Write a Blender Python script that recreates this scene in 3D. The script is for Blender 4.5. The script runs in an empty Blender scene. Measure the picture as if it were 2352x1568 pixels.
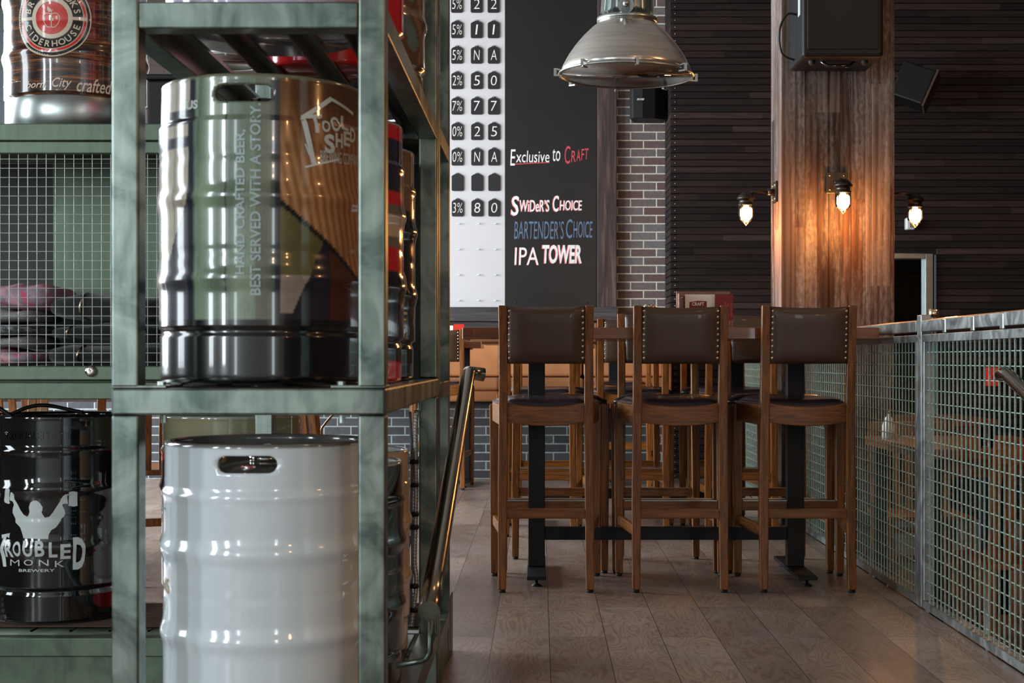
import bpy, bmesh, math, random
from mathutils import Vector, Matrix
random.seed(7)
S = bpy.context.scene
COL = S.collection
PI = math.pi
R = math.radians

# ------------------------------------------------------------------ camera
CZ = 0.94
cam_d = bpy.data.cameras.new('camera'); cam = bpy.data.objects.new('camera', cam_d); COL.objects.link(cam)
cam.location = (0, 0, CZ); cam.rotation_euler = (PI/2, 0, 0)
cam_d.lens = 50; cam_d.sensor_width = 36; cam_d.sensor_fit = 'HORIZONTAL'
cam_d.shift_x = -64/2352; cam_d.shift_y = 41/2352
cam_d.clip_start = 0.05; cam_d.clip_end = 100
cam_d.dof.use_dof = True; cam_d.dof.focus_distance = 5.8; cam_d.dof.aperture_fstop = 9
S.camera = cam
F = 3267.0
def at(px, py, d):
    return Vector(((px-1240)*d/F, d, CZ-(py-825)*d/F))

# ------------------------------------------------------------------ view, world, daylight
vs = S.view_settings
vs.view_transform = 'Standard'; vs.look = 'None'; vs.gamma = 1; vs.exposure = 0.12; vs.use_curve_mapping = False
W = bpy.data.worlds.new('world'); S.world = W; W.use_nodes = True
wn = W.node_tree.nodes['Background']; wn.inputs[0].default_value = (0.62, 0.78, 0.85, 1); wn.inputs[1].default_value = 2.2

def area(name, loc, rot, sx, sy, power, color=(0.86, 0.94, 1.0), spread=PI):
    l = bpy.data.lights.new(name, 'AREA'); l.shape = 'RECTANGLE'; l.size = sx; l.size_y = sy
    l.energy = power; l.color = color; l.spread = spread
    o = bpy.data.objects.new(name, l); COL.objects.link(o); o.location = loc; o.rotation_euler = rot
    return o
# daylight through the windows of the left wall (y0, y1, watts) and of the wall behind the camera (x0, x1, watts)
LWIN = [(-4.4, -3.5, 200), (-1.5, -0.8, 90), (2.4, 3.2, 50), (5.2, 6.9, 270), (7.4, 9.1, 340), (9.5, 11.1, 200)]
RWIN = [(-3.9, -3.4, 30), (2.6, 3.1, 25)]
LX, RY = -4.9, -6.0
for (a, b, w) in LWIN:
    area('window_daylight', (LX+0.03, (a+b)/2, 2.2), (0, -PI/2, 0), 2.6, b-a, w)
for (a, b, w) in RWIN:
    area('window_daylight', ((a+b)/2, RY+0.03, 1.9), (PI/2, 0, 0), b-a, 2.6, w)
# warm pendants of the bar behind the camera, on the right
for (x, y) in ((2.6, -1.5), (3.6, 1.6), (1.9, -3.6)):
    l = bpy.data.lights.new('unseen_warm_light', 'POINT'); l.energy = 26; l.color = (1, .50, .2); l.shadow_soft_size = .07
    o = bpy.data.objects.new('unseen_warm_light', l); COL.objects.link(o); o.location = (x, y, 2.3)

l = bpy.data.lights.new('unseen_warm_light', 'POINT'); l.energy = 55; l.color = (1, .52, .22); l.shadow_soft_size = .2  # added unseen light: warms the right of the pendant dome, stools and rack
o = bpy.data.objects.new('unseen_warm_light', l); COL.objects.link(o); o.location = (3.1, 4.2, 3.5)
l = bpy.data.lights.new('unseen_warm_light', 'POINT'); l.energy = 16; l.color = (1, .58, .3); l.shadow_soft_size = .15  # added unseen light near the ceiling, for a warm reflection in the pendant dome
o = bpy.data.objects.new('unseen_warm_light', l); COL.objects.link(o); o.location = (1.3, 2.6, 3.9)

# ------------------------------------------------------------------ materials
def srgb(r, g, b):
    def f(c):
        c /= 255.0
        return c/12.92 if c <= .04045 else ((c+.055)/1.055)**2.4
    return (f(r), f(g), f(b), 1)
class NT:
    def __init__(s, name):
        s.m = bpy.data.materials.new(name); s.m.use_nodes = True
        s.t = s.m.node_tree; s.n = s.t.nodes; s.b = s.n['Principled BSDF']
    def new(s, typ, **kw):
        n = s.n.new(typ)
        for k, v in kw.items():
            if k.startswith('i_'):
                key = k[2:]; key = int(key) if key.isdigit() else key
                n.inputs[key].default_value = v
            else: setattr(n, k, v)
        return n
    def l(s, a, b): s.t.links.new(a, b)
    def coord(s, scale=(1, 1, 1), loc=(0, 0, 0), rot=(0, 0, 0)):
        tc = s.new('ShaderNodeTexCoord'); mp = s.new('ShaderNodeMapping')
        mp.inputs['Scale'].default_value = scale; mp.inputs['Location'].default_value = loc; mp.inputs['Rotation'].default_value = rot
        s.l(tc.outputs['Object'], mp.inputs['Vector']); return mp.outputs['Vector']
    def ramp(s, fac, stops):
        r = s.new('ShaderNodeValToRGB'); e = r.color_ramp.elements
        while len(e) < len(stops): e.new(.5)
        for k, (p, c) in enumerate(stops): e[k].position = p; e[k].color = c
        s.l(fac, r.inputs['Fac']); return r.outputs['Color']
    def noise(s, vec, scale=5, detail=4, rough=.55, dist=0):
        n = s.new('ShaderNodeTexNoise'); n.inputs['Scale'].default_value = scale; n.inputs['Detail'].default_value = detail
        n.inputs['Roughness'].default_value = rough; n.inputs['Distortion'].default_value = dist
        s.l(vec, n.inputs['Vector']); return n.outputs['Fac']
    def mix(s, fac, a, b, mode='MIX'):
        m = s.new('ShaderNodeMix'); m.data_type = 'RGBA'; m.blend_type = mode
        for k, v in ((0, fac), (6, a), (7, b)):
            if hasattr(v, 'is_linked'): s.l(v, m.inputs[k])
            else: m.inputs[k].default_value = v
        return m.outputs[2]
    def math(s, op, a, b=None):
        m = s.new('ShaderNodeMath'); m.operation = op
        for k, v in ((0, a), (1, b)):
            if v is None: continue
            if hasattr(v, 'is_linked'): s.l(v, m.inputs[k])
            else: m.inputs[k].default_value = v
        return m.outputs[0]
    def bump(s, h, strength=.3, dist=.01):
        b = s.new('ShaderNodeBump'); b.inputs['Strength'].default_value = strength; b.inputs['Distance'].default_value = dist
        s.l(h, b.inputs['Height']); s.l(b.outputs[0], s.b.inputs['Normal'])
    def set(s, **kw):
        names = dict(rough='Roughness', metal='Metallic', coat='Coat Weight', coat_rough='Coat Roughness', spec='Specular IOR Level',
                     trans='Transmission Weight', alpha='Alpha', ior='IOR', aniso='Anisotropic', sheen='Sheen Weight')
        for k, v in kw.items(): s.b.inputs[names[k]].default_value = v
        return s
def plain(name, c, rough=.5, metal=0, coat=0, var=.12, scale=30, emis=None, es=1, **kw):
    t = NT(name); t.set(rough=rough, metal=metal, coat=coat, **kw)
    v = t.coord()
    f = t.noise(v, scale, 3)
    c0 = tuple(x*(1-var) for x in c[:3])+(1,); c1 = tuple(min(1, x*(1+var)) for x in c[:3])+(1,)
    t.l(t.ramp(f, [(.3, c0), (.7, c1)]), t.b.inputs['Base Color'])
    if emis: t.b.inputs['Emission Color'].default_value = emis; t.b.inputs['Emission Strength'].default_value = es
    return t.m
def wood(name, c_dark, c_mid, c_light, scale, rough=.45, grain=.2, det=6, coat=0, blotch=None):
    t = NT(name); t.set(rough=rough, coat=coat)
    v = t.coord(scale)
    f = t.noise(v, 1, det, .62, .6)
    c = t.ramp(f, [(.3, c_dark), (.5, c_mid), (.72, c_light)])
    if blotch:
        g = t.noise(t.coord(tuple(s*.18 for s in scale)), 1.0, 4, .6)
        c = t.mix(t.ramp(g, [(.48, (0, 0, 0, 1)), (.7, (1, 1, 1, 1))]), c, blotch)
    t.l(c, t.b.inputs['Base Color']); t.bump(f, grain, .003)
    return t.m
def steel(name, c_dark, c_light, rough=.38, metal=.75, sc=7):
    t = NT(name); t.set(metal=metal)
    v = t.coord()
    a = t.noise(v, sc, 4, .55, 1.2); b = t.noise(t.coord((70, 70, 5)), 1, 4)
    c = t.ramp(a, [(.38, c_dark), (.5, tuple((x+y)/2 for x, y in zip(c_dark, c_light))), (.62, c_light)])
    c = t.mix(.25, c, t.ramp(b, [(.3, c_dark), (.7, c_light)]))
    t.l(c, t.b.inputs['Base Color'])
    t.l(t.ramp(a, [(.3, (rough*.75,)*3+(1,)), (.7, (rough*1.25,)*3+(1,))]), t.b.inputs['Roughness'])
    t.bump(b, .05, .002)
    return t.m
def attr_mat(name, rough=.15, metal=0., coat=1., grain=0.0):
    t = NT(name); t.set(rough=rough, metal=metal, coat=coat, coat_rough=.03)
    a = t.new('ShaderNodeAttribute', attribute_name='art')
    f = t.noise(t.coord(), 60, 4)
    c = t.mix(.35, a.outputs['Color'], t.ramp(f, [(.3, (.55, .55, .55, 1)), (.7, (1, 1, 1, 1))]), 'MULTIPLY') if grain else a.outputs['Color']
    t.l(c, t.b.inputs['Base Color'])
    return t.m
M = {}
M['steel'] = steel('raw_steel_green_cast', srgb(86, 97, 91), srgb(152, 163, 154), .36, 1.0)  # raw steel; the blue-green light it reflects is tinted into its colour
M['steel_warm'] = steel('dark_flat_steel', srgb(60, 66, 62), srgb(110, 118, 110), .35)
M['cab_steel'] = steel('green_cabinet_steel', srgb(70, 84, 70), srgb(108, 124, 104), .42, .5, 4)
M['zinc'] = plain('zinc_bolts', srgb(190, 205, 200), .3, .9)
M['wire'] = plain('galvanised_wire', srgb(190, 195, 188), .35, .6)
M['chrome'] = plain('chrome', srgb(215, 210, 200), .1, 1.0, var=.03)
M['stainless'] = plain('brushed_stainless', srgb(175, 180, 178), .3, 1.0, scale=12)
M['tube'] = plain('polished_tube_steel', srgb(150, 140, 125), .16, 1.0, var=.06)
M['black_gloss'] = plain('black_gloss_paint', srgb(14, 15, 17), .08, .0, 1.0, var=.05)
M['black_matte'] = plain('black_powder_coat', srgb(11, 12, 14), .5, .0, spec=.35)
M['black_plastic'] = plain('black_plastic', srgb(11, 11, 12), .5, spec=.3)
M['rubber'] = plain('black_rubber', srgb(15, 15, 15), .7)
M['white_paint'] = plain('white_keg_enamel', srgb(226, 232, 230), .18, 0, .9, var=.02)
M['decal_white'] = plain('pale_grey_print', srgb(205, 214, 212), .3, 0, .6, var=.03)
M['decal_grey'] = plain('pale_blue_print', srgb(172, 190, 190), .35, var=.04)
M['decal_gold'] = plain('gold_print', srgb(190, 150, 95), .3, .5)
M['decal_red'] = plain('red_print', srgb(214, 48, 36), .25, 0, .8, var=.03)
M['decal_black'] = plain('black_print', srgb(22, 20, 18), .25, 0, .8)
M['decal_cream'] = plain('cream_print', srgb(222, 205, 180), .3, 0, .5, var=.04)
M['decal_green'] = plain('green_print', srgb(40, 140, 90), .3)
M['board_white'] = plain('white_menu_board', srgb(196, 194, 196), .3, 0, .2, var=.02, scale=3)
M['chalkboard'] = plain('black_chalkboard', srgb(18, 18, 20), .36, var=.25, scale=2.5)
M['tag_black'] = plain('black_slate_tag', srgb(20, 20, 22), .45)
M['chalk_white'] = plain('white_chalk', srgb(226, 222, 220), .9)
M['chalk_pink'] = plain('pink_chalk', srgb(222, 110, 112), .9)
M['chalk_red'] = plain('red_chalk', srgb(196, 70, 78), .9)
M['chalk_blue'] = plain('blue_chalk', srgb(92, 112, 138), .9)
M['leather_back'] = plain('brown_woven_vinyl', srgb(70, 50, 38), .38, 0, .15, var=.18, scale=220)
M['leather_seat'] = plain('dark_aubergine_leather', srgb(44, 36, 40), .3, 0, .2, scale=60)
M['tan'] = plain('tan_leather', srgb(186, 128, 84), .38, 0, .15, var=.08, scale=8)
M['brass'] = plain('nickel_nail_heads', srgb(214, 196, 168), .2, 1.0)
oak = dict(c_dark=srgb(62, 32, 8), c_mid=srgb(118, 68, 20), c_light=srgb(152, 94, 36))
M['wood_z'] = wood('stained_ash_upright', scale=(90, 90, 5), rough=.38, **oak)
M['wood_x'] = wood('stained_ash_rail', scale=(5, 90, 90), rough=.38, **oak)
M['wood_y'] = wood('stained_ash_side', scale=(90, 5, 90), rough=.38, **oak)
M['table_wood'] = wood('table_timber', srgb(66, 34, 14), srgb(112, 60, 26), srgb(142, 80, 38), (3, 60, 60), .32, coat=.3)
M['pale_wood'] = wood('pale_wood_upright', srgb(120, 84, 54), srgb(168, 128, 90), srgb(196, 158, 118), (60, 60, 4), .5)
M['ply'] = wood('pale_plywood', srgb(190, 160, 125), srgb(214, 190, 160), srgb(228, 210, 185), (4, 40, 40), .4)
M['post_wood'] = wood('dark_reclaimed_post', srgb(26, 18, 16), srgb(58, 42, 38), srgb(96, 78, 70), (26, 26, 1.6), .7, .5)
M['ledge_wood'] = wood('dark_ledge', srgb(24, 22, 24), srgb(52, 48, 50), srgb(80, 76, 78), (2, 30, 30), .5, .3)
M['mesh_grate'] = plain('galvanised_grating', srgb(150, 172, 162), .4, .5, var=.25, scale=90)
M['shelf_wire'] = plain('dark_copper_wire', srgb(70, 52, 42), .4, .6)
M['rail_steel'] = steel('railing_steel', srgb(120, 126, 126), srgb(165, 170, 168), .35, .8, 10)
def thin_glass():
    t = NT('thin_clear_glass'); tr = t.new('ShaderNodeBsdfTransparent'); gl = t.new('ShaderNodeBsdfGlossy'); gl.inputs['Roughness'].default_value = .03
    fr = t.new('ShaderNodeFresnel'); fr.inputs[0].default_value = 1.5; mx_ = t.new('ShaderNodeMixShader')
    t.l(fr.outputs[0], mx_.inputs[0]); t.l(tr.outputs[0], mx_.inputs[1]); t.l(gl.outputs[0], mx_.inputs[2])
    t.l(mx_.outputs[0], t.n['Material Output'].inputs['Surface']); return t.m
M['glass'] = thin_glass()
M['menu_red'] = plain('dark_red_card', srgb(120, 14, 26), .5, var=.04)
M['menu_white'] = plain('white_card', srgb(240, 238, 234), .5, var=.02)
M['jacket'] = plain('charcoal_fabric', srgb(34, 34, 35), .9, var=.25, scale=260, sheen=.3)
M['jacket2'] = plain('black_fabric', srgb(24, 25, 28), .9, var=.25, scale=260, sheen=.2)
M['greywool'] = plain('grey_marl_fabric', srgb(150, 148, 150), .9, var=.3, scale=160)
M['amber_glass'] = plain('lamp_metal_bronze', srgb(70, 62, 54), .35, .9)
M['brown_wall'] = plain('dark_painted_wall', srgb(38, 30, 27), .8)
M['room_white'] = plain('off_white_wall', srgb(120, 122, 120), .8)
M['front_wall'] = plain('pale_wall', srgb(215, 222, 218), .8)
M['ceil'] = plain('lightened_ceiling', srgb(135, 132, 128), .9)  # grey lightened so the pendant shade has a brighter ceiling to reflect
M['bulb'] = plain('lit_bulb', (1, .8, .5, 1), .5, emis=(1, .60, .25, 1), es=26)
M['pink'] = None
def pattern_fabric(name, cols, sc=14):
    t = NT(name); t.set(rough=.85)
    v = t.new('ShaderNodeTexVoronoi'); v.inputs['Scale'].default_value = sc; t.l(t.coord(), v.inputs['Vector'])
    f = t.noise(t.coord(), sc*.6, 3, .5, 1.5)
    n = len(cols)
    t.l(t.ramp(f, [(.3+.4*k/(n-1), c) for k, c in enumerate(cols)]), t.b.inputs['Base Color'])
    return t.m
M['pink'] = pattern_fabric('pink_camouflage_fabric', [srgb(214, 36, 84), srgb(240, 176, 188), srgb(160, 150, 165), srgb(232, 80, 120)])
M['camo'] = pattern_fabric('grey_black_print_fabric', [srgb(30, 30, 34), srgb(150, 150, 155), srgb(40, 40, 44), srgb(190, 190, 190)], 20)
def brick_mat(name, c1, c2, mortar, axis='xz', rough=.8):
    t = NT(name); t.set(rough=rough)
    tc = t.new('ShaderNodeTexCoord'); sp = t.new('ShaderNodeSeparateXYZ'); cb = t.new('ShaderNodeCombineXYZ')
    t.l(tc.outputs['Object'], sp.inputs[0])
    t.l(sp.outputs['X' if axis[0] == 'x' else 'Y'], cb.inputs[0]); t.l(sp.outputs['Z'], cb.inputs[1])
    b = t.new('ShaderNodeTexBrick'); t.l(cb.outputs[0], b.inputs['Vector'])
    b.inputs['Scale'].default_value = 1; b.inputs['Brick Width'].default_value = .213; b.inputs['Row Height'].default_value = .0685
    b.inputs['Mortar Size'].default_value = .0055; b.inputs['Mortar Smooth'].default_value = .25; b.inputs['Bias'].default_value = 0
    b.inputs['Color1'].default_value = c1; b.inputs['Color2'].default_value = c2; b.inputs['Mortar'].default_value = mortar
    f = t.noise(t.coord(), 40, 5)
    t.l(t.mix(.6, b.outputs['Color'], t.ramp(f, [(.3, (.6, .6, .6, 1)), (.7, (1.2, 1.2, 1.2, 1))]), 'MULTIPLY'), t.b.inputs['Base Color'])
    h = t.math('SUBTRACT', 1.0, b.outputs['Fac']); t.bump(h, .6, .006)
    return t.m
M['brick'] = brick_mat('grey_brown_brick', srgb(96, 72, 66), srgb(112, 108, 108), srgb(206, 202, 186))
M['brick_dark'] = brick_mat('charcoal_brick', srgb(52, 52, 56), srgb(74, 74, 78), srgb(150, 158, 156))
M['brick_red'] = brick_mat('red_brown_brick', srgb(48, 26, 14), srgb(36, 20, 12), srgb(30, 22, 18))
def slat_mat():
    t = NT('dark_reclaimed_slats'); t.set(rough=.75, spec=.25)
    tc = t.new('ShaderNodeTexCoord'); sp = t.new('ShaderNodeSeparateXYZ'); t.l(tc.outputs['Object'], sp.inputs[0])
    row = t.math('FLOOR', t.math('DIVIDE', sp.outputs['Z'], .0535))
    colm = t.math('FLOOR', t.math('ADD', t.math('DIVIDE', t.math('ADD', sp.outputs['X'], sp.outputs['Y']), .9), t.math('MULTIPLY', row, .37)))
    cb = t.new('ShaderNodeCombineXYZ'); t.l(row, cb.inputs[0]); t.l(colm, cb.inputs[1])
    w = t.new('ShaderNodeTexWhiteNoise'); w.noise_dimensions = '2D'; t.l(cb.outputs[0], w.inputs['Vector'])
    base = t.ramp(w.outputs['Value'], [(0, srgb(16, 11, 10)), (.5, srgb(32, 23, 21)), (.85, srgb(40, 29, 26)), (1, srgb(56, 44, 41))])
    f = t.noise(t.coord((3, 3, 60)), 1, 6, .65, .4)
    c = t.mix(.75, base, t.ramp(f, [(.3, (.5, .5, .5, 1)), (.5, (.95, .95, .95, 1)), (.75, (1.9, 1.8, 1.75, 1))]), 'MULTIPLY')
    t.l(c, t.b.inputs['Base Color']); t.bump(f, .25, .004)
    return t.m
M['slat'] = slat_mat()
def column_mat(name, lighter=0):
    t = NT(name); t.set(rough=.7, spec=.3)
    tc = t.new('ShaderNodeTexCoord'); sp = t.new('ShaderNodeSeparateXYZ'); t.l(tc.outputs['Object'], sp.inputs[0])
    xx = t.math('ADD', sp.outputs['X'], sp.outputs['Y'])
    colm = t.math('FLOOR', t.math('DIVIDE', xx, .1345))
    seg = t.math('FLOOR', t.math('ADD', t.math('DIVIDE', sp.outputs['Z'], 1.15), t.math('MULTIPLY', colm, .43)))
    cb = t.new('ShaderNodeCombineXYZ'); t.l(colm, cb.inputs[0]); t.l(seg, cb.inputs[1])
    w = t.new('ShaderNodeTexWhiteNoise'); w.noise_dimensions = '2D'; t.l(cb.outputs[0], w.inputs['Vector'])
    base = t.ramp(w.outputs['Value'], [(0, srgb(46, 28, 18)), (.4, srgb(78, 50, 36)), (.7, srgb(70, 48, 40)), (1, srgb(104, 84, 74))])
    # grain
    mp = t.coord((10, 10, .8)); ad = t.new('ShaderNodeVectorMath'); ad.operation = 'ADD'
    sc = t.new('ShaderNodeVectorMath'); sc.operation = 'SCALE'; sc.inputs[3].default_value = 13
    t.l(w.outputs['Color'], sc.inputs[0]); t.l(mp, ad.inputs[0]); t.l(sc.outputs[0], ad.inputs[1])
    wv = t.new('ShaderNodeTexWave'); wv.inputs['Scale'].default_value = .9; wv.inputs['Distortion'].default_value = 7; wv.inputs['Detail'].default_value = 4
    wv.inputs['Detail Scale'].default_value = .8; t.l(ad.outputs[0], wv.inputs['Vector'])
    c = t.mix(.55, base, t.ramp(wv.outputs['Fac'], [(.1, (.3, .26, .24, 1)), (.6, (1.1, 1.05, 1, 1))]), 'MULTIPLY')
    g = t.noise(t.coord((9, 9, .9)), 1, 7, .7)
    g2 = t.noise(t.coord((60, 60, 30)), 1, 3)
    wash = t.math('MULTIPLY', t.ramp(g, [(.44, (0, 0, 0, 1)), (.62, (1, 1, 1, 1))]), t.ramp(g2, [(.35, (.25, .25, .25, 1)), (.6, (.8, .8, .8, 1))]))
    c = t.mix(wash, c, srgb(138, 130, 126))
    fr = t.math('FRACT', t.math('DIVIDE', xx, .1345))
    c = t.mix(t.ramp(fr, [(.0, (1, 1, 1, 1)), (.03, (0, 0, 0, 1))]), c, srgb(16, 10, 8))
    t.l(c, t.b.inputs['Base Color']); t.bump(wv.outputs['Fac'], .35, .003)
    return t.m
M['column'] = column_mat('reclaimed_column_planks')
def floor_mat():
    t = NT('grey_brown_oak_floor')
    tc = t.new('ShaderNodeTexCoord'); sp = t.new('ShaderNodeSeparateXYZ'); t.l(tc.outputs['Object'], sp.inputs[0])
    cb = t.new('ShaderNodeCombineXYZ'); t.l(sp.outputs['Y'], cb.inputs[0]); t.l(t.math('SUBTRACT', sp.outputs['X'], .032-1.9), cb.inputs[1])
    b = t.new('ShaderNodeTexBrick'); t.l(cb.outputs[0], b.inputs['Vector']); b.offset = .43; b.offset_frequency = 2
    b.inputs['Scale'].default_value = 1; b.inputs['Brick Width'].default_value = 1.35; b.inputs['Row Height'].default_value = .19
    b.inputs['Mortar Size'].default_value = .0013; b.inputs['Mortar Smooth'].default_value = .3; b.inputs['Bias'].default_value = 0
    b.inputs['Color1'].default_value = (0, 0, 0, 1); b.inputs['Color2'].default_value = (1, 1, 1, 1); b.inputs['Mortar'].default_value = (0, 0, 0, 1)
    base = t.ramp(b.outputs['Color'], [(0, srgb(108, 92, 84)), (.5, srgb(126, 108, 97)), (1, srgb(142, 125, 113))])
    ad = t.new('ShaderNodeVectorMath'); ad.operation = 'ADD'; sc = t.new('ShaderNodeVectorMath'); sc.operation = 'SCALE'; sc.inputs[3].default_value = 9
    t.l(b.outputs['Color'], sc.inputs[0]); t.l(t.coord((9, 2.2, 1)), ad.inputs[0]); t.l(sc.outputs[0], ad.inputs[1])
    n = t.new('ShaderNodeTexNoise'); n.inputs['Scale'].default_value = 1.0; n.inputs['Detail'].default_value = 2.5; n.inputs['Roughness'].default_value = .5
    n.inputs['Distortion'].default_value = .5; t.l(ad.outputs[0], n.inputs['Vector'])
    rings = t.math('FRACT', t.math('MULTIPLY', n.outputs['Fac'], 17.0))
    tri = t.math('ABSOLUTE', t.math('SUBTRACT', rings, .5))
    c = t.mix(.6, base, t.ramp(tri, [(.05, (.55, .52, .5, 1)), (.3, (1.05, 1.03, 1, 1))]), 'MULTIPLY')
    g = t.noise(t.coord((2.2, 1.2, 1)), 1.6, 6, .65)
    c = t.mix(t.ramp(g, [(.5, (0, 0, 0, 1)), (.75, (.45, .45, .45, 1))]), c, srgb(150, 142, 138))
    dk = t.noise(t.coord((1.3, .9, 1), (5, 2, 0)), 1.3, 4)
    c = t.mix(t.ramp(dk, [(.45, (0, 0, 0, 1)), (.7, (.5, .5, .5, 1))]), c, srgb(70, 58, 56))
    c = t.mix(b.outputs['Fac'], c, srgb(40, 33, 30))
    t.l(c, t.b.inputs['Base Color'])
    t.l(t.ramp(g, [(.3, (.28,)*3+(1,)), (.7, (.42,)*3+(1,))]), t.b.inputs['Roughness'])
    h = t.math('SUBTRACT', tri, b.outputs['Fac']); t.bump(h, .12, .002)
    return t.m
M['floor'] = floor_mat()
def keg_wood():
    t = NT('wood_print_wrap'); t.set(rough=.2, coat=1, coat_rough=.03)
    f = t.noise(t.coord((5, 5, 80)), 1, 7, .65, 1.5)
    kn = t.noise(t.coord((4, 4, 9)), 1, 3)
    c = t.ramp(f, [(.38, srgb(18, 9, 5)), (.48, srgb(56, 30, 15)), (.56, srgb(100, 56, 28)), (.68, srgb(176, 112, 60))])
    c = t.mix(t.ramp(kn, [(.5, (0, 0, 0, 1)), (.72, (.6, .6, .6, 1))]), c, srgb(110, 44, 20))
    tc = t.new('ShaderNodeTexCoord'); sp = t.new('ShaderNodeSeparateXYZ'); t.l(tc.outputs['Object'], sp.inputs[0])
    fr = t.math('FRACT', t.math('DIVIDE', t.math('ADD', sp.outputs['Z'], .02), .125))
    c = t.mix(t.ramp(fr, [(.0, (1, 1, 1, 1)), (.05, (0, 0, 0, 1))]), c, srgb(10, 6, 4))
    t.l(c, t.b.inputs['Base Color'])
    return t.m
M['keg_wood'] = keg_wood()
M['art'] = attr_mat('printed_wrap', .2, .0, .8, 1)
M['art_plain'] = attr_mat('painted_keg', .14, .0, 1)
t = NT('spun_aluminium'); t.set(metal=.9, rough=.24)
f_ = t.noise(t.coord((3, 3, 60)), 1, 4); t.l(t.ramp(f_, [(.3, srgb(190, 186, 180)), (.7, srgb(226, 220, 212))]), t.b.inputs['Base Color']); M['alu'] = t.m

# ------------------------------------------------------------------ mesh helpers
class MB:
    def __init__(s): s.v = []; s.f = []; s.sm = []
    def add(s, vs_, fs, smooth=False):
        o = len(s.v); s.v += [Vector(p) for p in vs_]; s.f += [tuple(i+o for i in f) for f in fs]; s.sm += [smooth]*len(fs); return s
    def box(s, x0, x1, y0, y1, z0, z1, m=None):
        vs_ = [Vector((x, y, z)) for z in (z0, z1) for y in (y0, y1) for x in (x0, x1)]
        if m: vs_ = [m @ p for p in vs_]
        return s.add(vs_, [(0, 2, 3, 1), (4, 5, 7, 6), (0, 1, 5, 4), (2, 6, 7, 3), (0, 4, 6, 2), (1, 3, 7, 5)])
    def bar(s, a, b, w, h, w2=None, h2=None, up=(0, 0, 1)):
        a, b = Vector(a), Vector(b); d = (b-a).normalized(); u = Vector(up)
        if abs(d.dot(u)) > .95: u = Vector((0, 1, 0))
        x = d.cross(u).normalized(); y = x.cross(d)
        w2 = w if w2 is None else w2; h2 = h if h2 is None else h2
        vs_ = [p+x*i*ww/2+y*j*hh/2 for p, ww, hh in ((a, w, h), (b, w2, h2)) for j in (-1, 1) for i in (-1, 1)]
        return s.add(vs_, [(0, 2, 3, 1), (4, 5, 7, 6), (0, 1, 5, 4), (2, 6, 7, 3), (0, 4, 6, 2), (1, 3, 7, 5)])
    def tube(s, pts, r, n=12, caps=True, r2=None):
        pts = [Vector(p) for p in pts]; k = len(pts); rings = []
        t0 = (pts[1]-pts[0]).normalized(); up = Vector((0, 0, 1)) if abs(t0.z) < .9 else Vector((1, 0, 0))
        nx = t0.cross(up).normalized()
        for i, p in enumerate(pts):
            t_ = (pts[min(i+1, k-1)]-pts[max(i-1, 0)]).normalized()
            nx = (nx-t_*nx.dot(t_)).normalized(); ny = t_.cross(nx)
            rr = r if r2 is None else r+(r2-r)*i/(k-1)
            rings.append([p+(nx*math.cos(2*PI*j/n)+ny*math.sin(2*PI*j/n))*rr for j in range(n)])
        vs_ = [p for rg in rings for p in rg]
        fs = [(i*n+j, i*n+(j+1) % n, (i+1)*n+(j+1) % n, (i+1)*n+j) for i in range(k-1) for j in range(n)]
        s.add(vs_, fs, True)
        if caps:
            s.add(rings[0], [tuple(range(n))]); s.add(rings[-1], [tuple(reversed(range(n)))])
        return s
    def lathe(s, prof, n=48, c=(0, 0, 0), smooth=True, m=None):
        vs_ = []; c = Vector(c)
        for (r, z) in prof:
            for j in range(n):
                p = Vector((r*math.cos(2*PI*j/n), r*math.sin(2*PI*j/n), z))
                vs_.append((m @ p if m else p)+c)
        fs = [(i*n+j, i*n+(j+1) % n, (i+1)*n+(j+1) % n, (i+1)*n+j) for i in range(len(prof)-1) for j in range(n)]
        if prof[0][0] > 1e-6: fs.append(tuple(reversed(range(n))))
        if prof[-1][0] > 1e-6: fs.append(tuple(range((len(prof)-1)*n, len(prof)*n)))
        return s.add(vs_, fs, smooth)
    def ball(s, c, r, n=10, m=6, sc=(1, 1, 1)):
        c = Vector(c); vs_ = []; fs = []
        for i in range(m+1):
            a = PI*i/m
            for j in range(n):
                b = 2*PI*j/n
                vs_.append(c+Vector((r*sc[0]*math.sin(a)*math.cos(b), r*sc[1]*math.sin(a)*math.sin(b), r*sc[2]*math.cos(a))))
        for i in range(m):
            for j in range(n): fs.append((i*n+j, (i+1)*n+j, (i+1)*n+(j+1) % n, i*n+(j+1) % n))
        return s.add(vs_, fs, True)
    def prism(s, poly, m, d):
        n = len(poly); vs_ = [m @ Vector((x, y, 0)) for x, y in poly]+[m @ Vector((x, y, d)) for x, y in poly]
        fs = [tuple(reversed(range(n))), tuple(range(n, 2*n))]+[(i, (i+1) % n, n+(i+1) % n, n+i) for i in range(n)]
        return s.add(vs_, fs)
def tag(o, label=None, cat=None, group=None, kind=None):
    if label: o['label'] = label
    if cat: o['category'] = cat
    if group: o['group'] = group
    if kind: o['kind'] = kind
    return o
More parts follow.
